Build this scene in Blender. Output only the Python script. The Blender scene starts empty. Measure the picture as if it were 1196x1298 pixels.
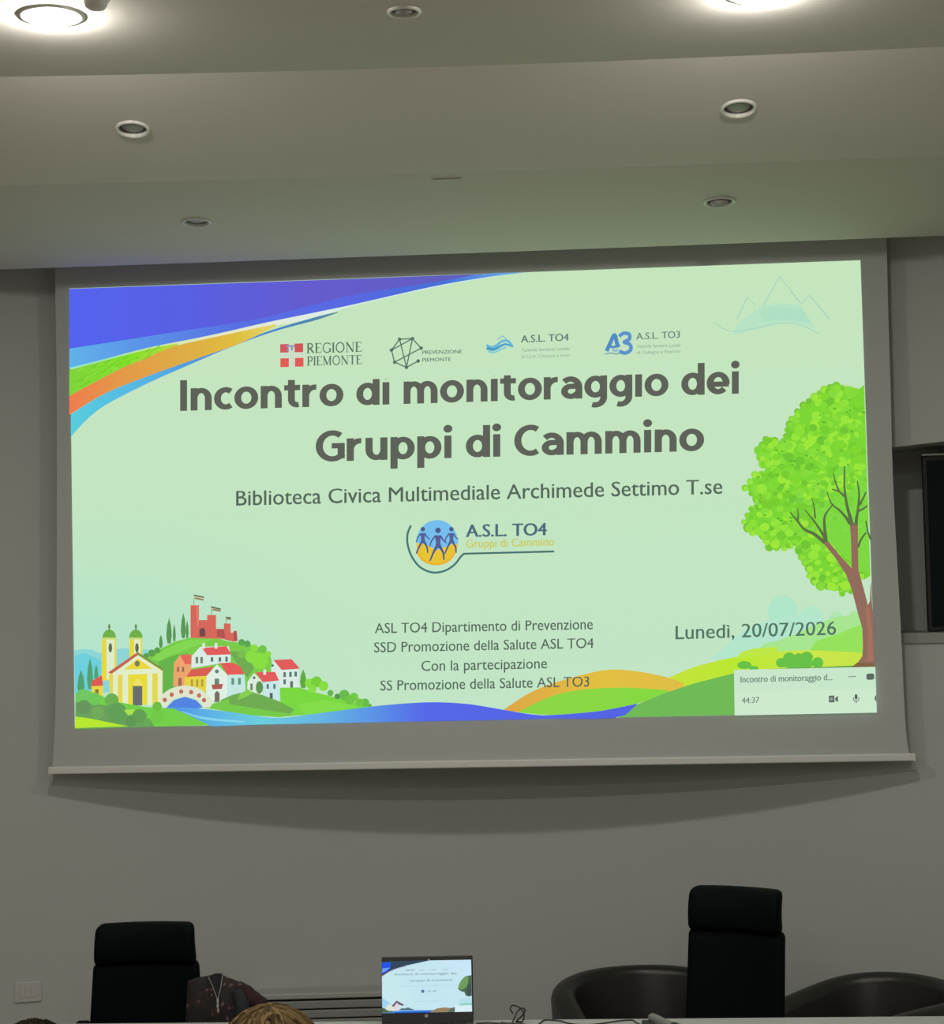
import bpy, bmesh, math, random
from mathutils import Vector, Matrix, Quaternion
from mathutils.bvhtree import BVHTree
from mathutils.geometry import tessellate_polygon
random.seed(7)
S = bpy.context.scene
C = S.collection

# ------------------------------------------------------------------ camera, world, exposure
CAM = Vector((0.5234, -7.6079, 2.17))
PITCH, YAW, ROLL, F = 0.0499, 0.0646, 0.0240, 2245.0
R = (Matrix.Rotation(YAW, 3, 'Z') @ Matrix.Rotation(PITCH, 3, 'X') @ Matrix.Rotation(ROLL, 3, 'Y'))
cam = bpy.data.cameras.new('camera'); cam.sensor_fit = 'HORIZONTAL'; cam.sensor_width = 36
cam.lens = F / 1196 * 36; cam.clip_end = 60
camo = bpy.data.objects.new('camera', cam); C.objects.link(camo)
camo.matrix_world = Matrix.Translation(CAM) @ (R @ Matrix(((1, 0, 0), (0, 0, -1), (0, 1, 0)))).to_4x4()
S.camera = camo
S.view_settings.view_transform = 'Standard'; S.view_settings.look = 'None'
S.view_settings.exposure = 0.0; S.view_settings.gamma = 1.0; S.view_settings.use_curve_mapping = False
W = bpy.data.worlds.new('world'); S.world = W; W.use_nodes = True
W.node_tree.nodes['Background'].inputs[0].default_value = (0.02, 0.02, 0.02, 1)
LAMP, LAMP_B = 480.0, 450.0          # strength of each lit downlight
LAMP_COL = (1.0, 0.965, 0.88)

def ray(px, py):
    return R @ Vector(((px - 598) / F, 1, (649 - py) / F))
def at(px, py, Y=0.0):
    d = ray(px, py); return CAM + d * ((Y - CAM.y) / d.y)
def atz(px, py, z):
    d = ray(px, py); return CAM + d * ((z - CAM.z) / d.z)

# ------------------------------------------------------------------ materials
def lin(c):
    return tuple(((v / 255) / 12.92 if v <= 10.3 else ((v / 255 + 0.055) / 1.055) ** 2.4) for v in c[:3]) + (1,)
def mat(name, col, rough=0.6, metal=0.0, noise=0.0, scale=30, bump=0.0, spec=0.5):
    m = bpy.data.materials.new(name); m.use_nodes = True; nt = m.node_tree
    b = nt.nodes['Principled BSDF']; b.inputs['Base Color'].default_value = tuple(col) + (1,) if len(col) == 3 else col
    b.inputs['Roughness'].default_value = rough; b.inputs['Metallic'].default_value = metal
    b.inputs['Specular IOR Level'].default_value = spec
    if noise or bump:
        tc = nt.nodes.new('ShaderNodeTexCoord'); n = nt.nodes.new('ShaderNodeTexNoise')
        n.inputs['Scale'].default_value = scale; n.inputs['Detail'].default_value = 4
        nt.links.new(tc.outputs['Object'], n.inputs['Vector'])
        if noise:
            mx = nt.nodes.new('ShaderNodeMix'); mx.data_type = 'RGBA'
            c = b.inputs['Base Color'].default_value
            mx.inputs[6].default_value = tuple(v * (1 - noise) for v in c[:3]) + (1,)
            mx.inputs[7].default_value = tuple(min(1, v * (1 + noise)) for v in c[:3]) + (1,)
            nt.links.new(n.outputs['Fac'], mx.inputs[0]); nt.links.new(mx.outputs[2], b.inputs['Base Color'])
        if bump:
            bp = nt.nodes.new('ShaderNodeBump'); bp.inputs['Strength'].default_value = bump
            bp.inputs['Distance'].default_value = 0.01
            nt.links.new(n.outputs['Fac'], bp.inputs['Height']); nt.links.new(bp.outputs[0], b.inputs['Normal'])
    return m
def emit(name, col, strength=1.0, attr=None):
    m = bpy.data.materials.new(name); m.use_nodes = True; nt = m.node_tree; nt.nodes.clear()
    e = nt.nodes.new('ShaderNodeEmission'); o = nt.nodes.new('ShaderNodeOutputMaterial')
    e.inputs[0].default_value = tuple(col[:3]) + (1,); e.inputs[1].default_value = strength
    if attr:
        a = nt.nodes.new('ShaderNodeAttribute'); a.attribute_name = attr
        nt.links.new(a.outputs['Color'], e.inputs[0])
    nt.links.new(e.outputs[0], o.inputs[0]); return m

M_wall = mat('wall_paint', (0.465, 0.485, 0.475), 0.9, noise=0.02, scale=60, bump=0.03)
M_ceil = mat('ceiling_paint', (0.64, 0.605, 0.57), 0.95, noise=0.015, scale=40, bump=0.02)
M_floor = mat('parquet', (0.34, 0.27, 0.20), 0.6, noise=0.2, scale=20, bump=0.05)
M_fabric = mat('screen_cloth', (0.48, 0.50, 0.49), 0.9, noise=0.01, scale=80)
M_bar = mat('white_metal', (0.70, 0.69, 0.66), 0.45)
M_white = mat('white_plastic', (0.72, 0.71, 0.68), 0.4)
M_plate = mat('grey_plate', (0.50, 0.50, 0.49), 0.4)
M_ring = mat('downlight_ring', (0.74, 0.73, 0.68), 0.35)
M_cup = mat('brushed_reflector', (0.30, 0.29, 0.28), 0.45, metal=0.3)
M_bulb = mat('frosted_bulb', (0.30, 0.295, 0.29), 0.3)
M_desk = mat('white_laminate', (0.46, 0.465, 0.46), 0.4)
M_black = mat('black_leather', (0.0013, 0.0026, 0.0038), 0.65, bump=0.1, scale=200, spec=0.07)
M_tub = mat('dark_brown_leather', (0.017, 0.0155, 0.0145), 0.38, noise=0.15, scale=12, bump=0.05, spec=0.5)
M_blackpl = mat('black_plastic', (0.012, 0.012, 0.013), 0.45)
M_chrome = mat('chrome', (0.6, 0.6, 0.6), 0.2, metal=1.0)
M_grill = mat('grey_grille', (0.26, 0.27, 0.27), 0.5)
M_grilld = mat('dark_gap', (0.015, 0.016, 0.018), 0.8)
M_displ = mat('dark_glass', (0.004, 0.007, 0.010), 0.35, spec=0.15)
M_frame = mat('grey_metal', (0.42, 0.43, 0.42), 0.35, metal=0.4)
M_lamp = emit('lamp_light', LAMP_COL, LAMP)
M_lampb = emit('lamp_light_rear', LAMP_COL, LAMP_B)
M_art = emit('projected_picture', (1, 1, 1), 1.0, 'Col')
M_lap = emit('laptop_picture', (1, 1, 1), 1.0, 'Col')

# ------------------------------------------------------------------ mesh helpers
def obj(name, bm, m, parent=None, smooth=False):
    me = bpy.data.meshes.new(name); bmesh.ops.recalc_face_normals(bm, faces=bm.faces) if smooth else None
    bm.to_mesh(me); bm.free()
    if smooth:
        for p in me.polygons: p.use_smooth = True
    if m:
        for mm in (m if isinstance(m, (list, tuple)) else [m]): me.materials.append(mm)
    o = bpy.data.objects.new(name, me); C.objects.link(o); o.parent = parent
    return o
def empty(name, loc, rz=0.0):
    o = bpy.data.objects.new(name, None); C.objects.link(o); o.location = loc; o.rotation_euler = (0, 0, rz)
    o.empty_display_size = 0.1
    return o
def tag(o, label, cat, group=None):
    o['label'] = label; o['category'] = cat
    if group: o['group'] = group
    return o
def struct(o):
    o['kind'] = 'structure'; return o
def box(bm, x0, x1, y0, y1, z0, z1, bev=0.0, seg=2, fn=None):
    g = bmesh.ops.create_cube(bm, size=1.0)
    vs = g['verts']
    for v in vs:
        v.co = Vector(((x0 + x1) / 2 + v.co.x * (x1 - x0), (y0 + y1) / 2 + v.co.y * (y1 - y0), (z0 + z1) / 2 + v.co.z * (z1 - z0)))
    if bev:
        es = list({e for v in vs for e in v.link_edges})
        bmesh.ops.bevel(bm, geom=es, offset=bev, segments=seg, affect='EDGES', profile=0.5)
    return bm
def pad(x0, x1, y0, y1, z0, z1, bev, nx=6, nz=6, fn=None, seg=3):
    """a soft upholstered pad: bevelled box cut into a grid, then bent by fn"""
    bm = bmesh.new(); box(bm, x0, x1, y0, y1, z0, z1, bev, seg)
    for k in range(1, nx):
        x = x0 + (x1 - x0) * k / nx
        bmesh.ops.bisect_plane(bm, geom=bm.verts[:] + bm.edges[:] + bm.faces[:], plane_co=(x, 0, 0), plane_no=(1, 0, 0))
    for k in range(1, nz):
        z = z0 + (z1 - z0) * k / nz
        bmesh.ops.bisect_plane(bm, geom=bm.verts[:] + bm.edges[:] + bm.faces[:], plane_co=(0, 0, z), plane_no=(0, 0, 1))
    if fn:
        for v in bm.verts: v.co = fn(v.co.copy())
    return bm
def lathe(bm, prof, n=32, mtx=None):
    rows = []
    for r, z in prof:
        rows.append([bm.verts.new((r * math.cos(2 * math.pi * k / n), r * math.sin(2 * math.pi * k / n), z)) for k in range(n)] if r > 1e-6 else [bm.verts.new((0, 0, z))])
    for a, b in zip(rows, rows[1:]):
        for k in range(n):
            k2 = (k + 1) % n
            if len(a) == 1 and len(b) == 1: continue
            if len(a) == 1: bm.faces.new((a[0], b[k], b[k2]))
            elif len(b) == 1: bm.faces.new((a[k], b[0], a[k2]))
            else: bm.faces.new((a[k], b[k], b[k2], a[k2]))
    if mtx:
        for row in rows:
            for v in row: v.co = mtx @ v.co
    return bm
def tube(bm, pts, r, n=8, r2=None):
    pts = [Vector(p) for p in pts]; rows = []; up = Vector((0.13, 0.21, 0.97)).normalized()
    for i, p in enumerate(pts):
        t = (pts[min(i + 1, len(pts) - 1)] - pts[max(i - 1, 0)]).normalized()
        a = t.cross(up)
        if a.length < 1e-4: a = t.cross(Vector((1, 0, 0)))
        a.normalize(); b = t.cross(a)
        rr = r if r2 is None else r + (r2 - r) * i / (len(pts) - 1)
        rows.append([bm.verts.new(p + (a * math.cos(2 * math.pi * k / n) + b * math.sin(2 * math.pi * k / n)) * rr) for k in range(n)])
    for a, b in zip(rows, rows[1:]):
        for k in range(n): bm.faces.new((a[k], a[(k + 1) % n], b[(k + 1) % n], b[k]))
    bm.faces.new(rows[0]); bm.faces.new(rows[-1][::-1]); return bm
def smooth_path(P, n=6):
    P = [Vector(p) for p in P]; out = []
    for i in range(len(P) - 1):
        a, b, c, d = P[max(i - 1, 0)], P[i], P[i + 1], P[min(i + 2, len(P) - 1)]
        for k in range(n):
            t = k / n
            out.append(0.5 * (2 * b + (c - a) * t + (2 * a - 5 * b + 4 * c - d) * t * t + (3 * b - a - 3 * c + d) * t ** 3))
    out.append(P[-1]); return out

# ------------------------------------------------------------------ room shell
WX, YB, ZT = 3.6, -13.0, 4.5
def wallY(x): return 0.33 - x * x / 15.2
# back wall: gently concave, with a rectangular recess at the right
xs = [-WX + 2 * WX * k / 72 for k in range(73)]
NL, NR = 1.75, 2.85
xs = sorted(set([x for x in xs if min(abs(x - NL), abs(x - NR)) > 0.02] + [NL, NR]))
def onwall(px, py):
    Y = 0.2
    for _ in range(12):
        p = at(px, py, Y); Y = wallY(p.x)
    return at(px, py, Y)
nb = onwall(1165, 815).z
pt1, pt2 = onwall(1130, 567), onwall(1196, 559.5)
sl = (pt2.z - pt1.z) / (pt2.x - pt1.x)
def ntop(x):
    x = min(max(x, NL), NR); return pt1.z + sl * (min(x, 2.15) - pt1.x)
ND = 0.42
bm = bmesh.new()
cols = [[bm.verts.new((x, wallY(x), z)) for z in (0, nb, ntop(x), ZT)] for x in xs]
for i in range(len(xs) - 1):
    for j in range(3):
        inside = j == 1 and xs[i] >= NL - 1e-6 and xs[i + 1] <= NR + 1e-6
        a, b = cols[i], cols[i + 1]
        if not inside:
            bm.faces.new((a[j], b[j], b[j + 1], a[j + 1]))
        else:
            q = [bm.verts.new((v.co.x, wallY(v.co.x) + ND, v.co.z)) for v in (a[1], b[1], b[2], a[2])]
            bm.faces.new(q)
            bm.faces.new((a[1], b[1], q[1], q[0])); bm.faces.new((q[3], q[2], b[2], a[2]))
            if abs(xs[i] - NL) < 1e-6: bm.faces.new((a[1], q[0], q[3], a[2]))
            if abs(xs[i + 1] - NR) < 1e-6: bm.faces.new((b[1], b[2], q[2], q[1]))
struct(obj('wall_back', bm, M_wall))
def quad(name, pts, m):
    bm = bmesh.new(); bm.faces.new([bm.verts.new(p) for p in pts]); return struct(obj(name, bm, m))
ys = wallY(WX)
quad('floor', [(-WX, YB, 0), (WX, YB, 0), (WX, 0.4, 0), (-WX, 0.4, 0)], M_floor)
quad('wall_left', [(-WX, YB, 0), (-WX, ys, 0), (-WX, ys, ZT), (-WX, YB, ZT)], M_wall)
quad('wall_right', [(WX, YB, 0), (WX, ys, 0), (WX, ys, ZT), (WX, YB, ZT)], M_wall)
quad('wall_rear', [(-WX, YB, 0), (WX, YB, 0), (WX, YB, ZT), (-WX, YB, ZT)], M_wall)
# trim: the board that closes the bottom of the recess
bm = bmesh.new()
zs0, zs1 = onwall(1170, 815).z, onwall(1170, 802).z
P = [x for x in xs if NL - 1e-6 <= x <= NR + 1e-6]
rows = [[bm.verts.new((x, wallY(x) + dy, z)) for dy, z in ((-0.012, zs0), (-0.012, zs1), (0.415, zs1), (0.415, zs0))] for x in P]
for a, b in zip(rows, rows[1:]):
    for k in range(4): bm.faces.new((a[k], b[k], b[(k + 1) % 4], a[(k + 1) % 4]))
bm.faces.new(rows[0]); bm.faces.new(rows[-1])
struct(obj('trim_1', bm, mat('sill_paint', (0.30, 0.31, 0.29), 0.6)))
# baseboard along the curved wall
bm = bmesh.new()
rows = [[bm.verts.new((x, wallY(x) - dy, z)) for dy, z in ((0.0, 0), (0.012, 0), (0.012, 0.08), (0.0, 0.08))] for x in xs]
for a, b in zip(rows, rows[1:]):
    for k in range(3): bm.faces.new((a[k], b[k], b[k + 1], a[k + 1]))
struct(obj('baseboard_back', bm, mat('baseboard_grey', (0.2, 0.2, 0.2), 0.5)))

# ceiling: three facets stepping down towards the screen, their edges very slightly bowed
def quadfit(pts):
    (x0, y0), (x1, y1), (x2, y2) = pts
    def f(x):
        xc = min(max(x, x0 - 0.1), x2 + 0.1)
        y = y0 * (xc - x1) * (xc - x2) / ((x0 - x1) * (x0 - x2)) + y1 * (xc - x0) * (xc - x2) / ((x1 - x0) * (x1 - x2)) + y2 * (xc - x0) * (xc - x1) / ((x2 - x0) * (x2 - x1))
        return y + (x - xc) * 0.0
    return f
zA = at(598, 320, -0.16).z; zB = zA + 0.092; zC = zB + 0.170
def edge(pix, z):
    return quadfit([(p.x, p.y) for p in (atz(a, b, z) for a, b in pix)])
eA = edge([(0, 341), (598, 320), (1196, 298)], zA)
eB = edge([(0, 235.5), (598, 218.5), (1196, 197)], zB)
eC = edge([(0, 97.5), (598, 83.5), (1196, 59)], zC)
cx = [-WX + 2 * WX * k / 48 for k in range(49)]
bm = bmesh.new()
rows = []
for x in cx:
    a, b, c = eA(x), eB(x), eC(x)
    prof = [(a, zA), (b, zB), (c, zC), (YB, zC), (YB, ZT), (0.4, ZT), (0.4, ZT - 0.08), (a + 0.02, ZT - 0.08), (a + 0.02, zA + 0.02), (a + 0.012, zA)]
    rows.append([bm.verts.new((x, y, z)) for y, z in prof])
n = len(rows[0])
for a, b in zip(rows, rows[1:]):
    for k in range(n): bm.faces.new((a[k], b[k], b[(k + 1) % n], a[(k + 1) % n]))
bm.faces.new(rows[0]); bm.faces.new(rows[-1][::-1])
bmesh.ops.recalc_face_normals(bm, faces=bm.faces)
ctree = BVHTree.FromBMesh(bm)
def onceil(px, py):
    loc, nor, _, _ = ctree.ray_cast(CAM, ray(px, py).normalized())
    if nor.z > 0: nor = -nor
    return loc, nor
ceil_obj = obj('ceiling', bm, M_ceil); struct(ceil_obj)
UNLIT = [('recess', 168, 163, 0.059), ('recess', 936, 137, 0.062), ('recess', 249, 281, 0.0585), ('recess', 911.5, 255, 0.063), ('recess', 512, 14, 0.050)]
cut = bmesh.new()
for _, px, py, r in UNLIT:
    p, nn = onceil(px, py); q = nn.to_track_quat('Z', 'Y').to_matrix().to_4x4()
    bmesh.ops.create_cone(cut, cap_ends=True, segments=40, radius1=r * 0.84, radius2=r * 0.84, depth=0.16, matrix=Matrix.Translation(p) @ q)
cme = bpy.data.meshes.new('cut'); cut.to_mesh(cme); cut.free()
cob = bpy.data.objects.new('cut', cme); C.objects.link(cob)
bo = ceil_obj.modifiers.new('holes', 'BOOLEAN'); bo.object = cob; bo.operation = 'DIFFERENCE'; bo.solver = 'EXACT'
bpy.context.view_layer.update()
dg = bpy.context.evaluated_depsgraph_get()
newme = bpy.data.meshes.new_from_object(ceil_obj.evaluated_get(dg)); ceil_obj.modifiers.clear(); ceil_obj.data = newme
bpy.data.objects.remove(cob); bpy.data.meshes.remove(cme)

# ------------------------------------------------------------------ projection screen
SY = 0.0
scr = empty('projection_screen', (0, 0, at(600, 975).z))
tag(scr, 'large white pull-down projection screen hanging on the curved wall, showing a green slide', 'projection screen')
def child(o, parent):
    """keep world placement while parenting to a translated empty"""
    o.parent = parent; o.matrix_parent_inverse = Matrix.Translation(-Vector(parent.location)); return o
edgeL = [(69.5, 338), (70.8, 420), (71.6, 480), (72, 600), (71.6, 760), (70.2, 900), (67.5, 955), (66, 974)]
edgeR = [(1123, 303), (1125.5, 400), (1128.5, 500), (1131, 600), (1136, 700), (1141.5, 800), (1146, 900), (1149.5, 940), (1152.5, 957)]
ptsL = [at(*p) for p in edgeL]; ptsR = [at(*p) for p in edgeR]
ztop = 4.25
ptsL.insert(0, Vector((ptsL[0].x, 0, ztop))); ptsR.insert(0, Vector((ptsR[0].x, 0, ztop)))
pL = smooth_path(ptsL, 4); pR = smooth_path(ptsR, 4)
bm = bmesh.new()
loop = [v for v in pL] + [v for v in reversed(pR)]
fr = [bm.verts.new((v.x, 0.0, v.z)) for v in loop]; bk = [bm.verts.new((v.x, 0.004, v.z)) for v in loop]
bm.faces.new(fr); bm.faces.new(bk[::-1])
for i in range(len(loop)):
    j = (i + 1) % len(loop); bm.faces.new((fr[i], bk[i], bk[j], fr[j]))
child(obj('screen_cloth', bm, M_fabric), scr)
bl, br = at(62.5, 977, -0.012), at(1158.5, 960, -0.012)
dirb = (br - bl).normalized(); L = (br - bl).length
bm = bmesh.new(); box(bm, 0, L, -0.012, 0.020, -0.016, 0.016, 0.006, 3)
rotb = Matrix.Rotation(math.atan2(-dirb.z, dirb.x), 4, 'Y')
bmesh.ops.transform(bm, matrix=Matrix.Translation((bl.x, 0, bl.z)) @ rotb, verts=bm.verts)
bar = child(obj('bottom_bar', bm, M_bar), scr)
for k, xx in enumerate((0, L)):
    bm = bmesh.new(); box(bm, xx - 0.006, xx + 0.006, -0.013, 0.021, -0.017, 0.017, 0.004, 2)
    bmesh.ops.transform(bm, matrix=Matrix.Translation((bl.x, 0, bl.z)) @ rotb, verts=bm.verts)
    child(obj('end_cap', bm, M_white), scr)
bm = bmesh.new(); tube(bm, [(pL[0].x - 0.03, 0.0, ztop + 0.03), (pR[0].x + 0.03, 0.0, ztop + 0.03)], 0.045, 20)
child(obj('roller', bm, M_bar), scr)
for xx in (pL[0].x - 0.02, pR[0].x + 0.02):
    bm = bmesh.new(); box(bm, xx - 0.01, xx + 0.01, -0.04, 0.04, ztop, ZT - 0.08, 0.003, 1)
    child(obj('bracket', bm, M_bar), scr)

# ------------------------------------------------------------------ flat pictures: a canvas of coloured shapes on a plane
class Canvas:
    def __init__(self, place, step):
        self.place, self.step = place, step; self.bm = bmesh.new(); self.cl = self.bm.loops.layers.float_color.new('Col'); self.k = 1
    def face(self, pts, cols, lay=None):
        lay = self.k if lay is None else lay
        vs = [self.bm.verts.new(self.place(p[0], p[1], lay * self.step)) for p in pts]
        try: f = self.bm.faces.new(vs)
        except ValueError: return
        f.normal_update()
        if f.normal.y > 0: f.normal_flip()
        vmap = {v: c for v, c in zip(vs, cols)}
        for l in f.loops: l[self.cl] = vmap[l.vert]
    def poly(self, pts, col):
        c = lin(col); pts = [tuple(p) for p in pts]
        tris = tessellate_polygon([[Vector((p[0], p[1], 0)) for p in pts]])
        for t in tris: self.face([pts[i] for i in t], [c] * 3)
    def next(self): self.k += 1
    def p(self, pts, col): self.poly(pts, col); self.k += 1
    def rect(self, x0, y0, x1, y1, col, sk=-0.02):
        self.p([(x0, y0), (x1, y0 + sk * (x1 - x0)), (x1, y1 + sk * (x1 - x0)), (x0, y1)], col)
    def ell(self, cx, cy, rx, ry, col, a0=0, a1=360, n=20, bump=True):
        a = [math.radians(a0 + (a1 - a0) * k / n) for k in range(n + (0 if a1 - a0 == 360 else 1))]
        self.poly([(cx + rx * math.cos(t), cy - ry * math.sin(t)) for t in a], col)
        if bump: self.k += 1
    def band(self, up, lo, stops, n=40):
        """area between two curves, colour running along x"""
        def sm(P): return [(v.x, v.y) for v in smooth_path([(a, b, 0) for a, b in P], 8)]
        def ev(P, x):
            for a, b in zip(P, P[1:]):
                if a[0] <= x <= b[0]: return a[1] + (b[1] - a[1]) * (x - a[0]) / max(1e-6, b[0] - a[0])
            return P[0][1] if x < P[0][0] else P[-1][1]
        U, Lw = sm(up), sm(lo); x0, x1 = max(U[0][0], Lw[0][0]), min(U[-1][0], Lw[-1][0])
        x0, x1 = min(U[0][0], Lw[0][0]), max(U[-1][0], Lw[-1][0])
        def colr(x):
            for (xa, ca), (xb, cb) in zip(stops, stops[1:]):
                if x <= xb:
                    t = max(0, (x - xa) / (xb - xa)); return lin([a + (b - a) * t for a, b in zip(ca, cb)])
            return lin(stops[-1][1])
        for k in range(n):
            xa, xb = x0 + (x1 - x0) * k / n, x0 + (x1 - x0) * (k + 1) / n
            ua, ub, la, lb = ev(U, xa), ev(U, xb), ev(Lw, xa), ev(Lw, xb)
            la, lb = max(la, ua), max(lb, ub)
            self.face([(xa, ua), (xb, ub), (xb, lb), (xa, la)], [colr(xa), colr(xb), colr(xb), colr(xa)])
        self.k += 1
    def stroke(self, pts, w0, col, w1=None, bump=True):
        c = lin(col); w1 = w0 if w1 is None else w1; P = [Vector((a, b)) for a, b in pts]; n = len(P); ls = []
        for i in range(n):
            t = (P[min(i + 1, n - 1)] - P[max(i - 1, 0)])
            if t.length < 1e-6: t = Vector((1, 0))
            t.normalize(); nn = Vector((-t.y, t.x)); w = (w0 + (w1 - w0) * i / (n - 1)) / 2
            ls.append((P[i] + nn * w, P[i] - nn * w))
        for a, b in zip(ls, ls[1:]): self.face([a[0], b[0], b[1], a[1]], [c] * 4)
        if bump: self.k += 1
    def path(self, pts, w0, col, w1=None):
        self.stroke([(v.x, v.y) for v in smooth_path([(a, b, 0) for a, b in pts], 6)], w0, col, w1)
    def text(self, s, x0, yb0, x1, yb1, cap, col, bold=0.0, xr=0.71):
        """s set from (x0,yb0) to (x1,yb1) along the baseline, cap height in the same units"""
        cu = bpy.data.curves.new('t', 'FONT'); cu.body = s; cu.size = 1; cu.resolution_u = 3
        o = bpy.data.objects.new('t', cu); C.objects.link(o); bpy.context.view_layer.update()
        me = bpy.data.meshes.new_from_object(o.evaluated_get(bpy.context.evaluated_depsgraph_get()))
        bpy.data.objects.remove(o); bpy.data.curves.remove(cu)
        vx = [v.co.x for v in me.vertices]; mn, mx = min(vx), max(vx); c = lin(col)
        CAPH, XH = 0.68, 0.44
        def warp(y):
            if y <= 0: return y / CAPH
            t = xr * y / XH if y <= XH else xr + (1 - xr) * (y - XH) / (CAPH - XH)
            return t
        caps = s.upper() == s
        def mp(v):
            t = (v.x - mn) / (mx - mn); h = v.y / CAPH if caps else warp(v.y)
            return (x0 + (x1 - x0) * t, yb0 + (yb1 - yb0) * t - h * cap)
        for pl in me.polygons:
            for sh in ((0,) if bold < 0.004 else (-bold, bold)):
                self.face([(q[0] + sh * cap * 1.1, q[1]) for q in (mp(me.vertices[i].co) for i in pl.vertices)], [c] * len(pl.vertices))
        bpy.data.meshes.remove(me); self.k += 1
    def done(self, name, m, parent=None):
        return obj(name, self.bm, m, parent)

# heavy sans lettering for the title: centre lines thickened
def arc(cx, cy, rx, ry, a0, a1, n=18):
    return [(cx + rx * math.cos(math.radians(a0 + (a1 - a0) * k / n)), cy + ry * math.sin(math.radians(a0 + (a1 - a0) * k / n))) for k in range(n + 1)]
def arch(xl, xr): return [(xl, 0.50)] + arc((xl + xr) / 2, 0.53, (xr - xl) / 2, 0.352, 180, 0) + [(xr, 0.0)]
CAPH = 1.37
GL = {
 'I': (0.30, [[(0.15, 0), (0.15, CAPH)]]), 'i': (0.30, [[(0.15, 0), (0.15, 1.0)], 'dot']),
 'n': (0.91, [[(0.15, 0), (0.15, 1.0)], arch(0.15, 0.76)]),
 'm': (1.46, [[(0.15, 0), (0.15, 1.0)], arch(0.15, 0.73), arch(0.73, 1.31)]),
 'u': (0.91, [[(0.76, 0), (0.76, 1.0)], [(0.15, 1.0)] + arc(0.455, 0.47, 0.305, 0.352, 180, 360) + [(0.76, 0.5)]]),
 'o': (1.02, [arc(0.51, 0.5, 0.365, 0.385, 0, 360, 36)]),
 'c': (0.80, [arc(0.50, 0.5, 0.355, 0.385, 52, 308, 28)]),
 'e': (0.97, [arc(0.49, 0.5, 0.345, 0.385, -8, 318, 32)[::-1], [(0.16, 0.45), (0.95, 0.45)]]),
 'd': (1.00, [arc(0.48, 0.5, 0.335, 0.385, 0, 360, 36), [(0.85, 0), (0.85, 1.42)]]),
 'p': (1.00, [arc(0.52, 0.5, 0.335, 0.385, 0, 360, 36), [(0.15, -0.40), (0.15, 1.0)]]),
 'g': (0.98, [arc(0.48, 0.51, 0.335, 0.375, 0, 360, 36), [(0.83, 1.0), (0.83, 0.05)] + arc(0.47, 0.03, 0.36, 0.335, 0, -112, 14)]),
 'r': (0.66, [[(0.15, 0), (0.15, 1.0)], [(0.15, 0.50)] + arc(0.56, 0.48, 0.41, 0.40, 180, 84, 10)]),
 't': (0.70, [[(0.31, 1.28), (0.31, 0.35)] + arc(0.56, 0.35, 0.25, 0.235, 180, 285, 9), [(0.0, 0.885), (0.68, 0.885)]]),
 'a': (0.90, [arc(0.40, 0.52, 0.36, 0.365, 138, 0, 16) + [(0.76, 0.0)], [(0.76, 0.575)] + [(0.60, 0.56)] + arc(0.42, 0.335, 0.275, 0.225, 80, 290, 16) + [(0.66, 0.2), (0.76, 0.32)]]),
 'G': (1.20, [arc(0.69, 0.685, 0.54, 0.575, 52, 322, 30), [(1.05, 0.12), (1.05, 0.78)], [(0.66, 0.69), (1.19, 0.69)]]),
 'C': (1.06, [arc(0.67, 0.685, 0.52, 0.575, 56, 304, 28)]),
}
SIDE = {'I': 0.13, 'i': 0.11, 'n': 0.11, 'm': 0.11, 'u': 0.11, 'o': 0.06, 'c': 0.05, 'e': 0.06, 'd': 0.08, 'p': 0.08, 'g': 0.08, 'r': 0.07, 't': 0.05, 'a': 0.07, 'G': 0.05, 'C': 0.05}
def heavy(cv, s, x0, yb0, x1, yb1, xh, col):
    x = 0; items = []
    for ch in s:
        if ch == ' ': x += 0.47; continue
        w, st = GL[ch]; x += SIDE[ch] * 0.62; items.append((x, st)); x += w + SIDE[ch] * 0.62
    first = SIDE[s[0]] * 0.62; tot = x - SIDE[s[-1]] * 0.62 - first
    def mp(a, b):
        t = (a - first) / tot; return (x0 + (x1 - x0) * t, yb0 + (yb1 - yb0) * t - b * xh)
    c = lin(col); sx = (x1 - x0) / tot
    for ox, st in items:
        for pl in st:
            if pl == 'dot':
                q = [mp(ox + 0.15 + 0.185 * math.cos(k * math.pi / 9), 1.30 + 0.175 * math.sin(k * math.pi / 9)) for k in range(18)]
                cv.poly(q, col); continue
            P = [Vector(p) for p in pl]; ls = []
            closed = (P[0] - P[-1]).length < 1e-4
            for i in range(len(P)):
                if closed and i in (0, len(P) - 1): t = P[1] - P[-2]
                else: t = P[min(i + 1, len(P) - 1)] - P[max(i - 1, 0)]
                t.normalize(); w = (0.145 * abs(t.y) + 0.118 * abs(t.x)) / math.hypot(t.x, t.y) if False else 0.118 + 0.030 * t.y * t.y
                nn = Vector((-t.y, t.x)) * w; ls.append((P[i] + nn, P[i] - nn))
            for a, b in zip(ls, ls[1:]):
                cv.face([mp(ox + q.x, q.y) for q in (a[0], b[0], b[1], a[1])], [c] * 4)
    cv.k += 1
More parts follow.
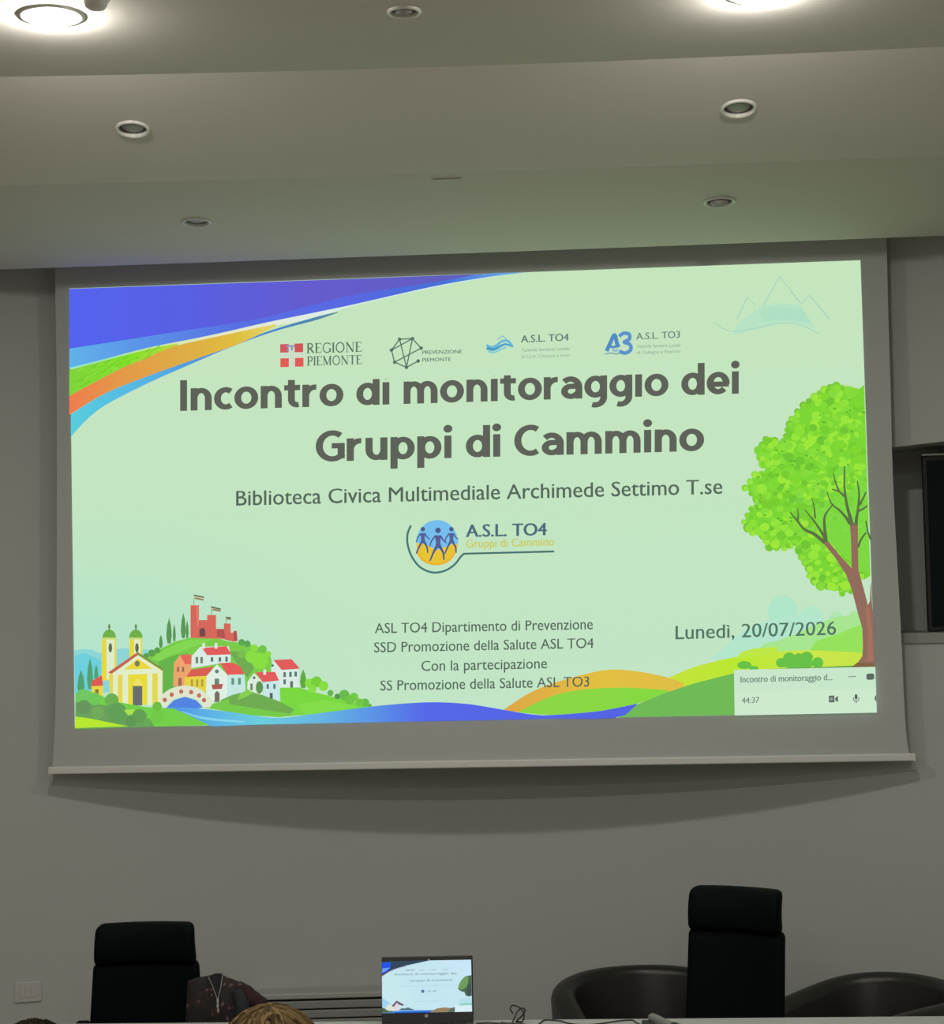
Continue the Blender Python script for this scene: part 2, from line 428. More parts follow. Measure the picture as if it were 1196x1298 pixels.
# serif capitals for the region's name
def serif(cv, s, x0, yb0, x1, yb1, cap, col):
    T, t = 0.15, 0.06
    def sv(x, w=T): return [('l', (x, 0), (x, 1), w), ('l', (x - 0.14, 0.025), (x + 0.14, 0.025), 0.05), ('l', (x - 0.14, 0.975), (x + 0.14, 0.975), 0.05)]
    D = {'I': (0.28, sv(0.14)),
         'E': (0.62, sv(0.14) + [('l', (0.1, 0.965), (0.58, 0.965), t), ('l', (0.1, 0.52), (0.45, 0.52), t), ('l', (0.1, 0.035), (0.6, 0.035), t), ('l', (0.57, 0.96), (0.57, 0.8), 0.05), ('l', (0.59, 0.04), (0.6, 0.22), 0.05)]),
         'R': (0.72, sv(0.14) + [('a', arc(0.3, 0.74, 0.25, 0.23, 90, -90, 12), 0.12), ('l', (0.12, 0.965), (0.32, 0.965), t), ('l', (0.12, 0.51), (0.32, 0.51), t), ('l', (0.3, 0.5), (0.66, 0.02), T)]),
         'P': (0.62, sv(0.14) + [('a', arc(0.3, 0.72, 0.27, 0.25, 90, -90, 12), 0.12), ('l', (0.12, 0.965), (0.32, 0.965), t), ('l', (0.12, 0.47), (0.32, 0.47), t)]),
         'G': (0.84, [('a', arc(0.46, 0.5, 0.38, 0.48, 48, 330, 24), 0.10), ('l', (0.74, 0.08), (0.74, 0.42), T), ('l', (0.58, 0.42), (0.84, 0.42), 0.05), ('l', (0.76, 0.95), (0.76, 0.72), 0.05)]),
         'O': (0.88, [('a', arc(0.44, 0.5, 0.37, 0.48, 0, 360, 28), 0.11)]),
         'N': (0.86, [('l', (0.14, 0), (0.14, 1), t), ('l', (0.72, 0), (0.72, 1), t), ('l', (0.12, 0.98), (0.72, 0.02), T), ('l', (0.02, 0.025), (0.27, 0.025), 0.05), ('l', (0.6, 0.975), (0.85, 0.975), 0.05), ('l', (0.0, 0.975), (0.16, 0.975), 0.05)]),
         'M': (1.0, [('l', (0.14, 0), (0.14, 1), t), ('l', (0.84, 0), (0.84, 1), T), ('l', (0.14, 0.98), (0.5, 0.04), T), ('l', (0.5, 0.04), (0.84, 0.98), t), ('l', (0.02, 0.025), (0.27, 0.025), 0.05), ('l', (0.7, 0.025), (0.99, 0.025), 0.05), ('l', (0.02, 0.975), (0.16, 0.975), 0.05), ('l', (0.84, 0.975), (0.99, 0.975), 0.05)]),
         'T': (0.7, [('l', (0.35, 0), (0.35, 1), T), ('l', (0.03, 0.965), (0.67, 0.965), t), ('l', (0.2, 0.025), (0.5, 0.025), 0.05), ('l', (0.04, 0.97), (0.04, 0.78), 0.05), ('l', (0.66, 0.97), (0.66, 0.78), 0.05)])}
    x = 0; it = []
    for ch in s: it.append((x, D[ch][1])); x += D[ch][0] + 0.07
    tot = x - 0.07; sx = (x1 - x0) / tot
    def mp(a, b): k = a / tot; return (x0 + (x1 - x0) * k, yb0 + (yb1 - yb0) * k - b * cap)
    for ox, st in it:
        for e in st:
            pts = [e[1], e[2]] if e[0] == 'l' else e[1]
            cv.stroke([mp(ox + a, b) for a, b in pts], e[-1] * min(sx, cap) * 1.05, col, bump=False)
    cv.k += 1

# ------------------------------------------------------------------ the projected slide (its shapes are laid out on the screen plane)
def place(px, py, d):
    p = at(px, py, 0.0); return Vector((p.x, -0.002 - d, p.z))
ST = 0.00001
BG, TXT = (195, 229, 193), (94, 98, 88)
corners = [(88, 366), (1090, 330), (1110, 903), (95, 923)]
def edgeX(y): return 1090 + (y - 330) * 20 / 573
def botY(x): return 923 - (x - 95) * 20 / 1015
def topY(x): return 366 - (x - 88) * 36 / 1002
# the sheet itself, faint tint from bluish lower left to yellowish upper right as in the artwork
cv = Canvas(place, ST); cv.k = 0
N = 16
def cor(u, v):
    t = (corners[0][0] + (corners[1][0] - corners[0][0]) * u, corners[0][1] + (corners[1][1] - corners[0][1]) * u)
    b = (corners[3][0] + (corners[2][0] - corners[3][0]) * u, corners[3][1] + (corners[2][1] - corners[3][1]) * u)
    return (t[0] + (b[0] - t[0]) * v, t[1] + (b[1] - t[1]) * v)
def bgc(u, v):
    k = max(0, 1 - math.hypot(u / 0.35, (v - 0.85) / 0.35))
    c = [197 - 4 * v - 14 * k, 229 + 0 * v, 189 + 9 * v + 8 * k]; return lin(c)
for i in range(N):
    for j in range(N):
        uv = [(i / N, j / N), ((i + 1) / N, j / N), ((i + 1) / N, (j + 1) / N), (i / N, (j + 1) / N)]
        cv.face([cor(*q) for q in uv], [bgc(*q) for q in uv])
slide = cv.done('projected_slide', M_art); child(slide, scr)
slide['label'] = 'glowing pale green slide with pictures and lettering'
def sub(cv, name):
    o = cv.done(name, M_art); o.parent = slide
    return o

# coloured ribbons in the upper left corner
cv = Canvas(place, ST)
pur = [(88, 442), (140, 434), (228, 420), (321, 405.5), (380, 391), (448, 374), (550, 358), (612, 347.5)]
cv.band([(88, 366.3), (350, 357), (612, 347.3)], pur, [(88, 0), (88, 0)] if False else [(88, (84, 100, 238)), (230, (88, 96, 228)), (400, (101, 92, 205)), (612, (96, 96, 190))])
blu = [(88, 466), (133, 455), (187, 441), (267, 425), (337, 409), (400, 396), (448, 386), (550, 363), (620, 351), (664, 345.8)]
cv.band(pur[:-1] + [(612, 347.4), (664, 345.6)], blu, [(88, (98, 178, 232)), (170, (92, 150, 232)), (300, (88, 112, 226)), (450, (88, 104, 226)), (560, (70, 112, 215)), (664, (110, 180, 225))])
cv.band(blu, [(a, b + (1.6 if a < 200 else 2.4 if a < 260 else 6.5 if a < 420 else 1.6)) for a, b in blu[:-2]] + [(620, 352), (664, 345.9)], [(88, (110, 220, 215)), (180, (190, 235, 150)), (270, (232, 232, 190)), (400, (222, 238, 228)), (664, (200, 235, 225))])
grl = [(88, 502), (120, 484.5), (160, 464), (203, 447), (225, 440)]
cv.band([(88, 469), (133, 457), (187, 443), (225, 435.5)], grl, [(88, (128, 212, 62)), (160, (128, 224, 40)), (225, (190, 215, 60))])
orl = [(88, 526), (133, 499), (187, 477), (240, 458), (300, 437), (337, 420), (350, 413)]
cv.band([(88, 502), (120, 484.5), (160, 464), (203, 446), (225, 438), (267, 428.5), (337, 413.5), (350, 411)], orl, [(88, (238, 125, 80)), (150, (228, 152, 72)), (230, (222, 172, 70)), (300, (224, 190, 62)), (350, (226, 215, 110))])
lbl = [(90, 554), (107, 535), (133, 514), (187, 486), (240, 462.5), (294, 439.5), (348, 420), (400, 406), (428, 396.5)]
cv.band([(90, 525), (133, 499), (187, 477), (240, 458), (300, 437), (337, 421), (400, 402), (428, 395.5)], lbl, [(90, (88, 205, 222)), (187, (85, 180, 228)), (260, (76, 145, 222)), (350, (66, 128, 205)), (428, (90, 140, 150))])
random.seed(3)
for k in range(46):       # brush texture of the green ribbon
    x = 92 + random.random() * 105; u = 469 - (x - 88) * 0.265; l = 502 - (x - 88) * 0.47
    y = u + (l - u) * (0.15 + 0.7 * random.random())
    cv.stroke([(x, y), (x + 7, y - 4.5)], 1.2, random.choice([(112, 200, 50), (146, 226, 70), (120, 208, 48)]))
sub(cv, 'ribbon_picture')

# mountain emblem, top right
cv = Canvas(place, ST)
Z = lambda x, y: (840 + x / 4.43, 330 + y / 4.43)
cv.p([Z(390, 420), Z(420, 350), Z(560, 250), Z(640, 240), Z(770, 250), Z(860, 385), Z(700, 350), Z(560, 380)], (184, 227, 196))
cv.p([Z(540, 280), Z(600, 262), Z(780, 270), Z(830, 350), Z(680, 335), Z(560, 345)], (176, 224, 196))
for pts, w in (([(415, 330), (475, 205), (520, 255)], 1.4), ([(565, 250), (655, 90), (770, 240)], 1.6), ([(780, 245), (820, 195), (935, 330)], 1.6), ([(285, 350), (370, 395), (480, 390), (640, 355), (760, 360), (880, 415)], 1.0)):
    (cv.stroke if len(pts) == 3 else cv.path)([Z(*p) for p in pts], w, (170, 212, 188))
sub(cv, 'mountain_picture')

# row of logos
cv = Canvas(place, ST)
Z = lambda x, y: (340 + x / 3.987, 400 + y / 3.987)
RED = (226, 92, 84)
cv.rect(*Z(58, 142), *Z(178, 262), (205, 222, 200), -0.03)
for x0, y0, x1, y1, c in ((60, 145, 103, 188, (205, 92, 96)), (133, 142, 176, 186, (208, 86, 86)), (61, 217, 104, 261, RED), (135, 215, 178, 259, RED)):
    cv.rect(*Z(x0, y0), *Z(x1, y1), c, -0.03)
for x0, y0, x1, y1 in ((90, 150, 130, 158), (96, 166, 104, 180), (114, 150, 124, 176), (128, 150, 134, 160)):
    cv.rect(*Z(x0, y0), *Z(x1, y1), (140, 150, 190), 0)
serif(cv, 'REGIONE', *Z(194, 191), *Z(472, 183), 12.6, (92, 112, 98))
serif(cv, 'PIEMONTE', *Z(196, 254), *Z(472, 246), 11.8, (98, 116, 102))
# network emblem
nodes = [(663, 120), (728, 117), (772, 165), (757, 230), (698, 262), (638, 236), (622, 175)]
ZN = [Z(*p) for p in nodes]
for a, b in ((0, 1), (1, 2), (0, 6), (6, 5), (5, 4), (4, 3), (0, 4), (1, 4), (1, 6), (2, 5)):
    cv.stroke([ZN[a], ZN[b]], 1.5, (92, 118, 104))
for q in ZN: cv.ell(q[0], q[1], 2.3, 2.3, (88, 112, 98), n=10)
cv.text('PREVENZIONE', *Z(778, 196), *Z(978, 191), 4.6, (110, 130, 116), 0.03)
cv.text('PIEMONTE', *Z(778, 234), *Z(922, 230), 4.6, (112, 132, 118), 0.03)
# wave emblem and its lettering
Z = lambda x, y: (600 + x / 3.987, 400 + y / 3.987)
cv.path([Z(65, 150), Z(95, 160), Z(120, 148), Z(145, 130), Z(175, 130), Z(198, 160)], 3.2, (110, 186, 214))
cv.path([Z(66, 165), Z(100, 172), Z(130, 158), Z(160, 145), Z(190, 155)], 4.0, (70, 158, 200), 2.0)
cv.path([Z(72, 182), Z(105, 186), Z(135, 172), Z(165, 160)], 2.2, (128, 204, 214))
cv.path([Z(120, 122), Z(146, 104), Z(168, 122)], 1.2, (130, 190, 205))
cv.text('A.S.L. TO4', *Z(240, 137), *Z(480, 127), 9.0, (92, 116, 112), 0.022)
cv.text('Azienda Sanitaria Locale', *Z(242, 183), *Z(482, 175), 4.0, (138, 166, 146), 0.0)
cv.text('di Ciriè, Chivasso e Ivrea', *Z(242, 216), *Z(486, 208), 4.0, (146, 174, 152), 0.0)
# A3 emblem and its lettering
cv.path([Z(672, 180), Z(690, 140), Z(712, 98), Z(724, 140), Z(734, 160)], 5.0, (84, 140, 196))
cv.path([Z(680, 150), Z(705, 160), Z(732, 150)], 3.2, (84, 140, 196))
cv.path([Z(735, 105), Z(758, 90), Z(785, 95), Z(786, 120), Z(760, 135), Z(788, 145), Z(794, 172), Z(766, 190), Z(735, 180)], 4.6, (92, 146, 206))
cv.path([Z(664, 196), Z(690, 190), Z(720, 194), Z(742, 190)], 1.5, (120, 160, 170))
cv.path([Z(700, 170), Z(716, 178), Z(730, 172)], 3.4, (150, 190, 205))
cv.text('A.S.L. TO3', *Z(822, 122), *Z(1042, 112), 8.4, (104, 132, 122), 0.02)
cv.text('Azienda Sanitaria Locale', *Z(826, 163), *Z(1044, 158), 4.0, (138, 166, 146), 0.0)
cv.text('di Collegno e Pinerolo', *Z(826, 196), *Z(1044, 188), 4.0, (138, 166, 146), 0.0)
sub(cv, 'logo_row')

# lettering
cv = Canvas(place, ST)
heavy(cv, 'Incontro di monitoraggio dei', 228.3, 521.0, 936.0, 499.0, 28.4, TXT)
cv.p([(345, 474), (345, 482), (500, 480.2), (850, 469.6), (850, 458)], (196, 229, 192))
heavy(cv, 'Gruppi di Cammino', 400.0, 585.5, 892.0, 571.5, 28.6, TXT)
sub(cv, 'title_lettering')
cv = Canvas(place, ST); T2 = (86, 104, 92)
cv.text('Biblioteca Civica Multimediale Archimede Settimo T.se', 299.5, 641.0, 915.0, 626.0, 18.4, T2, 0.012)
sub(cv, 'subtitle_lettering')
cv = Canvas(place, ST)
cv.text('ASL TO4 Dipartimento di Prevenzione', 475, 802.8, 751, 797.6, 12.6, T2, 0.008)
cv.text('SSD Promozione della Salute ASL TO4', 474, 827.0, 752, 821.4, 12.6, T2, 0.008)
cv.text('Con la partecipazione', 534, 850.6, 693, 847.2, 12.6, T2, 0.008)
cv.k += 60
cv.text('SS Promozione della Salute ASL TO3', 482, 875.4, 746.5, 870.2, 12.6, T2, 0.008)
cv.k += 40
cv.text('Lunedì, 20/07/2026', 856, 810.4, 1059, 804.6, 17.0, (84, 116, 100), 0.012)
sub(cv, 'organiser_lettering')

# round walkers' logo
cv = Canvas(place, ST)
Z = lambda x, y: (490 + x / 5.2, 640 + y / 5.2)
ccx, ccy, cr = 332, 248, 148
cv.ell(*Z(ccx, ccy), 148 / 5.2 * 0.93, 148 / 5.2, (118, 190, 238), n=40)
cv.p([Z(ccx + 148 * 0.93 * math.cos(math.radians(a)), ccy - 148 * math.sin(math.radians(a))) for a in range(-178, 0, 6)] + [Z(445, 255), Z(400, 270), Z(330, 300), Z(260, 262), Z(200, 250)], (232, 196, 52))
cv.path([Z(195, 300), Z(240, 365), Z(320, 392), Z(400, 372), Z(450, 315)], 2.4, (238, 176, 40))
NV = (76, 92, 138)
for hx, hy, k in ((238, 160, 0.86), (338, 168, 1.08), (426, 160, 0.86)):
    q = lambda x, y: Z(hx + x * k, hy + y * k)
    cv.ell(*q(0, 0), 3.3 * k, 3.3 * k, NV, n=12)
    cv.p([q(-20, 30), q(18, 30), q(14, 78), q(24, 108), q(-18, 108), q(-12, 76)], (88, 96, 150))
    cv.path([q(-16, 34), q(-40, 66), q(-50, 100)], 2.0 * k, NV, 1.2)
    cv.path([q(16, 34), q(34, 62), q(54, 78)], 2.0 * k, NV, 1.2)
    cv.path([q(-8, 98), q(-30, 140), q(-50, 188)], 3.2 * k, NV, 1.6)
    cv.path([q(10, 98), q(32, 138), q(36, 182)], 3.2 * k, NV, 1.6)
cv.path([Z(160, 135), Z(138, 190), Z(138, 260), Z(165, 340), Z(220, 410), Z(300, 445), Z(380, 435), Z(445, 395), Z(485, 345), Z(508, 322)], 2.6, (72, 118, 118))
cv.stroke([Z(505, 322), Z(1103, 307)], 2.4, (70, 112, 110))
cv.text('A.S.L. TO4', *Z(524, 212), *Z(1052, 200), 15.6, (76, 108, 124), 0.035)
cv.text('Gruppi di Cammino', *Z(524, 282), *Z(1102, 268), 9.6, (204, 204, 88), 0.02)
sub(cv, 'walkers_logo')

# village picture, bottom left
cv = Canvas(place, ST)
Z = lambda x, y: (80 + x / 5.695, 740 + y / 5.695)
Y2 = lambda x, y: (280 + x / 5.695, 780 + y / 5.695)
cv.p([Z(80, 480), Z(140, 470), Z(210, 475), Z(260, 500), Z(420, 465), Z(560, 470), Z(640, 480), Z(640, 760), Z(86, 800)], (140, 214, 214))
cv.p([Z(84, 520), Z(150, 500), Z(230, 530), Z(280, 560), Z(280, 780), Z(88, 800)], (110, 208, 220))
# hill
G1, G2, G3, G4 = (124, 204, 76), (92, 168, 84), (136, 222, 66), (104, 156, 92)
cv.p([Z(560, 560), Z(620, 520), Z(700, 470), Z(800, 420), Z(900, 392), Z(1000, 380), Z(1140, 400), Y2(60, 190), Y2(180, 200), Y2(300, 240), Y2(360, 300), Y2(380, 420), Y2(200, 560), Z(1196, 800), Z(600, 800)], G1)
cv.p([Z(640, 540), Z(740, 470), Z(900, 405), Z(1080, 400), Z(900, 470), Z(760, 520), Z(700, 560)], (132, 216, 84))
cv.p([Z(690, 560), Z(790, 520), Z(900, 500), Z(900, 800), Z(700, 800)], (104, 180, 76))
cv.p([Y2(120, 260), Y2(200, 300), Y2(240, 380), Y2(190, 450), Y2(110, 340), Y2(60, 260)], (112, 172, 84))
for x, y, r, c in ((150, 195, 24, G2), (190, 205, 24, G2), (240, 235, 26, G3), (300, 245, 30, (112, 196, 70)), (340, 280, 24, G3), (220, 300, 44, G3), (280, 330, 60, G3), (150, 280, 30, (120, 190, 80))):
    q = Y2(x, y); cv.ell(q[0], q[1], r / 5.695, r / 5.695, c)
for x, y, r in ((640, 500, 26), (680, 480, 22), (600, 520, 20)):
    q = Z(x, y); cv.ell(q[0], q[1], r / 5.695, r / 5.695, (92, 160, 76))
# castle
CR, CD = (214, 104, 92), (176, 84, 84)
cv.p([Z(920, 390), Z(920, 155), Z(982, 155), Z(982, 262), Z(1040, 262), Z(1040, 225), Z(1104, 225), Z(1104, 325), Z(1160, 325), Z(1160, 285), Y2(20, 60), Y2(70, 60), Y2(70, 125), Y2(90, 125), Y2(92, 112), Y2(114, 112), Y2(120, 185), Y2(90, 190), Z(1150, 398)], CR)
cv.p([Z(962, 165), Z(982, 165), Z(982, 270), Z(966, 330)], (226, 128, 112))
cv.p([Z(984, 380), Z(984, 330), Z(1006, 316), Z(1026, 330), Z(1026, 380)], (112, 76, 76))
cv.p([Z(1110, 380), Z(1112, 330), Z(1160, 328), Z(1170, 392)], CD)
cv.p([Y2(92, 180), Y2(94, 114), Y2(114, 112), Y2(120, 185)], CD)
FL = (132, 150, 116)
for f in ((Z(946, 78), Z(944, 156), [Z(946, 78), Z(1016, 92), Z(1014, 122), Z(946, 108)]), (Z(1070, 162), Z(1070, 226), [Z(1070, 162), Z(1138, 178), Z(1136, 202), Z(1072, 190)]), (Y2(36, 10), Y2(38, 60), [Y2(36, 10), Y2(72, 12), Y2(72, 34), Y2(38, 30)])):
    cv.stroke([f[0], f[1]], 1.0, (150, 170, 140)); cv.p(f[2], (214, 226, 190))
    a = f[2]; cv.p([a[0], a[1], ((a[1][0]), a[1][1] + 2.0), (a[0][0], a[0][1] + 2.0)], (96, 110, 84))
    cv.p([((a[0][0] + a[3][0]) / 2 + 2, a[3][1] - 2), ((a[1][0]), a[2][1] - 2.0), a[2], a[3]], (150, 130, 96))
# cypresses
def cyp(q, w, h, c):
    x, y = q
    cv.p([(x, y - h), (x + w * 0.35, y - h * 0.7), (x + w * 0.5, y - h * 0.3), (x + w * 0.3, y), (x - w * 0.3, y), (x - w * 0.5, y - h * 0.3), (x - w * 0.35, y - h * 0.7)], c)
for x, y, w, h in ((765, 430, 40, 185), (803, 415, 22, 125), (868, 392, 36, 185), (896, 392, 22, 130), (706, 462, 28, 95)): cyp(Z(x, y), w / 5.695, h / 5.695, (90, 152, 84))
for x, y, w, h in ((130, 800, 52, 180), (195, 760, 44, 225), (240, 700, 30, 120)): cyp(Z(x, y), w / 5.695, h / 5.695, (84, 160, 112))
WH, RF, WD = (218, 236, 228), (226, 92, 92), (84, 122, 116)
# houses
cv.p([Z(795, 740), Z(800, 570), Z(845, 515), Z(925, 510), Z(925, 640), Z(900, 740)], (238, 164, 110)); cv.p([Z(845, 515), Z(925, 508), Z(925, 580), Z(880, 580)], (230, 104, 92))
for x in (830, 866): cv.rect(*Z(x - 8, 600), *Z(x + 8, 636), (150, 110, 84), 0)
cv.rect(*Z(832, 680), *Z(856, 740), (150, 110, 84), 0)
cv.p([Z(925, 610), Z(930, 520), Z(990, 455), Z(1196, 450), Y2(70, 290), Y2(70, 340), Z(1100, 580)], WH)
cv.p([Z(1000, 462), Z(1040, 515), Y2(75, 282), Y2(40, 222), Z(1160, 452)], RF)
for x in (966, 1000): cv.rect(*Z(x - 9, 528), *Z(x + 9, 574), (112, 130, 106), 0)
for x in (1075, 1132, 1180): cv.rect(*Z(x - 9, 530), *Z(x + 9, 562), WD, 0)
cv.rect(*Y2(32, 298), *Y2(48, 330), WD, 0)
for x in (1015, 1104): cv.rect(*Z(x - 10, 428), *Z(x + 10, 468), (222, 232, 214), 0)
cv.p([Z(880, 670), Z(1036, 660), Z(1036, 780), Z(870, 760)], (232, 210, 74)); cv.p([Z(890, 672), Z(925, 620), Z(1090, 596), Z(1040, 664)], (216, 96, 84))
for x in (930, 968, 1004): cv.rect(*Z(x - 8, 690), *Z(x + 8, 742), (176, 160, 60), 0)
cv.p([Z(1030, 840), Z(1036, 665), Z(1110, 582), Z(1180, 650), Y2(170, 430), Y2(178, 540), Y2(100, 600), Z(1150, 850)], (224, 240, 228))
cv.p([Y2(46, 430), Y2(172, 428), Y2(178, 540), Y2(70, 600), Y2(46, 600)], (196, 232, 226))
cv.p([Z(1110, 575), Z(1196, 568), Y2(100, 345), Y2(140, 372), Y2(172, 424), Y2(46, 430), Y2(0, 352)], (230, 92, 90))
cv.ell(*Z(1110, 632), 2.6, 2.6, (104, 132, 122), n=12)
cv.rect(*Z(1094, 684), *Z(1126, 730), (112, 130, 112), 0); cv.p([Z(1072, 728), Z(1154, 722), Z(1146, 758), Z(1080, 762)], (176, 92, 80))
cv.p([Z(1094, 855), Z(1094, 790), Z(1112, 772), Z(1130, 790), Z(1130, 850)], (120, 112, 92))
for x in (86, 134): cv.rect(*Y2(x - 10, 452), *Y2(x + 10, 500), (96, 150, 130), 0)
cv.p([Y2(362, 380), Y2(380, 330), Y2(440, 395), Y2(565, 390), Y2(565, 530), Y2(420, 540), Y2(370, 470)], WH)
cv.p([Y2(380, 322), Y2(510, 316), Y2(570, 384), Y2(438, 394)], RF)
for x, y in ((460, 428), (502, 426), (540, 424), (460, 480)): cv.rect(*Y2(x - 9, y - 18), *Y2(x + 9, y + 18), WD, 0)
cv.rect(*Y2(500, 475), *Y2(520, 525), (96, 112, 100), 0); cv.ell(*Y2(374, 362), 1.6, 1.6, WD, n=10)
cv.p([Y2(190, 530), Y2(192, 480), Y2(240, 415), Y2(300, 480), Y2(300, 580), Y2(240, 560)], (222, 238, 222))
cv.p([Y2(302, 480), Y2(420, 474), Y2(420, 612), Y2(310, 580)], (200, 232, 232))
cv.p([Y2(250, 410), Y2(390, 408), Y2(420, 470), Y2(302, 482)], RF)
cv.rect(*Y2(306, 390), *Y2(326, 428), (222, 232, 214), 0)
for x in (338, 386): cv.rect(*Y2(x - 8, 496), *Y2(x + 8, 530), WD, 0)
cv.rect(*Y2(352, 560), *Y2(374, 604), (84, 104, 98), 0); cv.rect(*Y2(212, 492), *Y2(230, 540), (120, 132, 110), 0); cv.ell(*Y2(240, 450), 1.8, 1.8, WD, n=10)
q = Y2(278, 520); cv.ell(q[0], q[1], 4.6, 8.0, (96, 150, 84))
# slopes right of the village
cv.p([Y2(425, 522), Y2(560, 520), Y2(700, 560), Y2(860, 600), Y2(1090, 660), Y2(900, 690), Y2(620, 722), Y2(480, 720), Y2(430, 620)], (122, 216, 66))
cv.p([Y2(560, 640), Y2(760, 610), Y2(1000, 660), Y2(800, 690), Y2(600, 720)], (132, 222, 76))
cyp(Y2(594, 525), 48 / 5.695, 135 / 5.695, (96, 170, 66))
for x, y, r, c in ((640, 490, 34, G3), (690, 480, 40, (120, 206, 60)), (740, 510, 36, G3), (660, 530, 30, G3), (790, 560, 22, (104, 180, 76)), (890, 575, 38, (104, 186, 76)), (840, 585, 20, (84, 150, 80)), (960, 590, 32, (116, 204, 70)), (1040, 630, 30, (104, 186, 76)), (930, 610, 34, (112, 196, 70)), (1000, 630, 30, (116, 200, 70)), (1075, 652, 14, (104, 180, 80))):
    q = Y2(x, y); cv.ell(q[0], q[1], r / 5.695, r / 5.695, c)
cv.p([Y2(0, 610), Y2(80, 575), Y2(190, 545), Y2(300, 575), Y2(430, 625), Y2(530, 680), Y2(500, 712), Y2(300, 690), Y2(0, 650)], (112, 172, 82))
cv.p([Y2(140, 560), Y2(190, 540), Y2(240, 555), Y2(180, 590), Y2(120, 610)], (136, 208, 84))
cv.p([Z(1000, 890), Z(1100, 860), Z(1196, 830), Y2(60, 640), Y2(300, 680), Y2(560, 720), Y2(420, 735), Y2(200, 720), Z(1196, 925)], (118, 204, 74))
# church
CY, CW = (232, 216, 62), (226, 238, 200)
for tx0, tx1, dm in ((278, 388, 334), (478, 576, 526)):
    cv.p([Z(tx0, 700), Z(tx0 + 4, 400), Z(tx1 - 4, 395), Z(tx1, 690)], CY)
    cv.p([Z(tx0 + 36, 690), Z(tx0 + 36, 402), Z(tx1 - 16, 398), Z(tx1 - 16, 690)], (222, 236, 206))
    q = Z(dm, 392); cv.ell(q[0], q[1], 49 / 5.695, 62 / 5.695, (112, 176, 72), 0, 180)
    cv.stroke([Z(dm, 338), Z(dm, 290)], 1.6, (104, 140, 84)); cv.ell(*Z(dm, 310), 1.6, 2.6, (104, 140, 84), n=10)
    cv.rect(*Z(tx0 + 3, 388), *Z(tx1 - 3, 402), (204, 222, 120), 0)
    cv.ell(*Z(dm + 8, 462), 13 / 5.695, 34 / 5.695, (92, 112, 84))
cv.p([Z(205, 740), Z(210, 700), Z(280, 660), Z(290, 740)], (222, 92, 80)); cv.p([Z(205, 740), Z(290, 735), Z(290, 820), Z(210, 800)], (236, 214, 70))
cv.rect(*Z(232, 762), *Z(258, 800), (128, 120, 64), 0)
cv.p([Z(330, 660), Z(540, 500), Z(720, 620), Z(716, 870), Z(400, 880), Z(340, 800)], (230, 214, 84))
cv.p([Z(325, 640), Z(540, 492), Z(548, 512), Z(350, 650)], (196, 100, 84)); cv.p([Z(540, 492), Z(725, 612), Z(720, 628), Z(540, 512)], (120, 150, 84))
cv.p([Z(360, 645), Z(540, 515), Z(700, 620), Z(716, 632), Z(716, 645), Z(360, 660)], CW)
cv.p([Z(440, 620), Z(540, 540), Z(645, 612)], CY); cv.ell(*Z(536, 576), 3.2, 3.8, (120, 128, 92), n=14)
for x0, x1 in ((362, 396), (430, 470), (608, 645), (684, 718)):
    cv.rect(*Z(x0, 640), *Z(x1, 876), CW, 0)
cv.p([Z(470, 876), Z(470, 660), Z(606, 655), Z(606, 872)], (232, 220, 60)); cv.p([Z(500, 730), Z(540, 680), Z(578, 730)], (238, 226, 110))
cv.rect(*Z(504, 738), *Z(572, 878), (104, 110, 112), 0)
# river under the bridge, bridge
cv.p([Z(750, 890), Z(800, 840), Z(880, 815), Z(960, 840), Z(1010, 890), Z(900, 920)], (84, 132, 226))
cv.band([(211, 896), (240, 897), (280, 901), (330, 908), (355.5, 910), (389, 906), (440, 899.5), (490, 893.5), (546, 890), (590, 892), (620, 896.5), (673, 905.5), (700, 906.3), (754, 902), (783, 897), (807, 892)],
        [(211, 898), (240, 908), (264, 920), (330, 918.4), (490, 915.2), (620, 912.7), (700, 911), (783, 909.3), (807, 893)],
        [(211, (84, 140, 228)), (260, (92, 176, 230)), (330, (108, 206, 222)), (400, (104, 184, 226)), (470, (92, 150, 230)), (540, (86, 104, 232)), (807, (84, 100, 224))])
cv.band([(230, 901), (260, 909), (310, 914)], [(230, 902), (260, 912), (310, 916)], [(230, (130, 206, 240)), (310, (140, 220, 240))])
cv.p([Z(685, 870)] + [Z(*p) for p in arc(880, 900, 205, -165, 170, 10, 18)] + [Z(1090, 850), Z(1060, 892)] + [Z(*p) for p in arc(880, 900, 132, -85, 5, 175, 16)] + [Z(740, 892)], (224, 230, 206))
for x, y in ((735, 838), (785, 800), (853, 778), (925, 782), (982, 806), (1018, 840)): cv.ell(*Z(x, y), 2.7, 2.9, (190, 110, 92), n=12)
# foreground bushes and meadow
cv.p([Z(90, 790), Z(180, 770), Z(260, 800), Z(380, 850), Z(600, 890), Z(800, 900), Z(1060, 1020), Z(1050, 1021), Z(90, 1048)], (116, 208, 74))
cv.p([Z(90, 850), Z(200, 860), Z(330, 880), Z(460, 940), Z(640, 990), Z(660, 1032), Z(90, 1046)], (106, 162, 92))
for x, y, r, c in ((150, 820, 60, (112, 200, 100)), (230, 830, 46, (112, 200, 90)), (150, 890, 52, (102, 150, 92)), (352, 840, 50, (108, 176, 84)), (390, 930, 72, (98, 160, 88)), (552, 955, 52, (100, 160, 84)), (490, 990, 40, (96, 152, 86)), (250, 930, 46, (112, 172, 92)), (680, 960, 44, (112, 202, 70)), (610, 1000, 30, (104, 170, 86)), (680, 885, 34, (112, 190, 70))):
    q = Z(x, y); cv.ell(q[0], q[1], r / 5.695, r / 5.695, c)
cv.p([Z(440, 910), Z(520, 905), Z(500, 940), Z(470, 950)], (170, 226, 80))
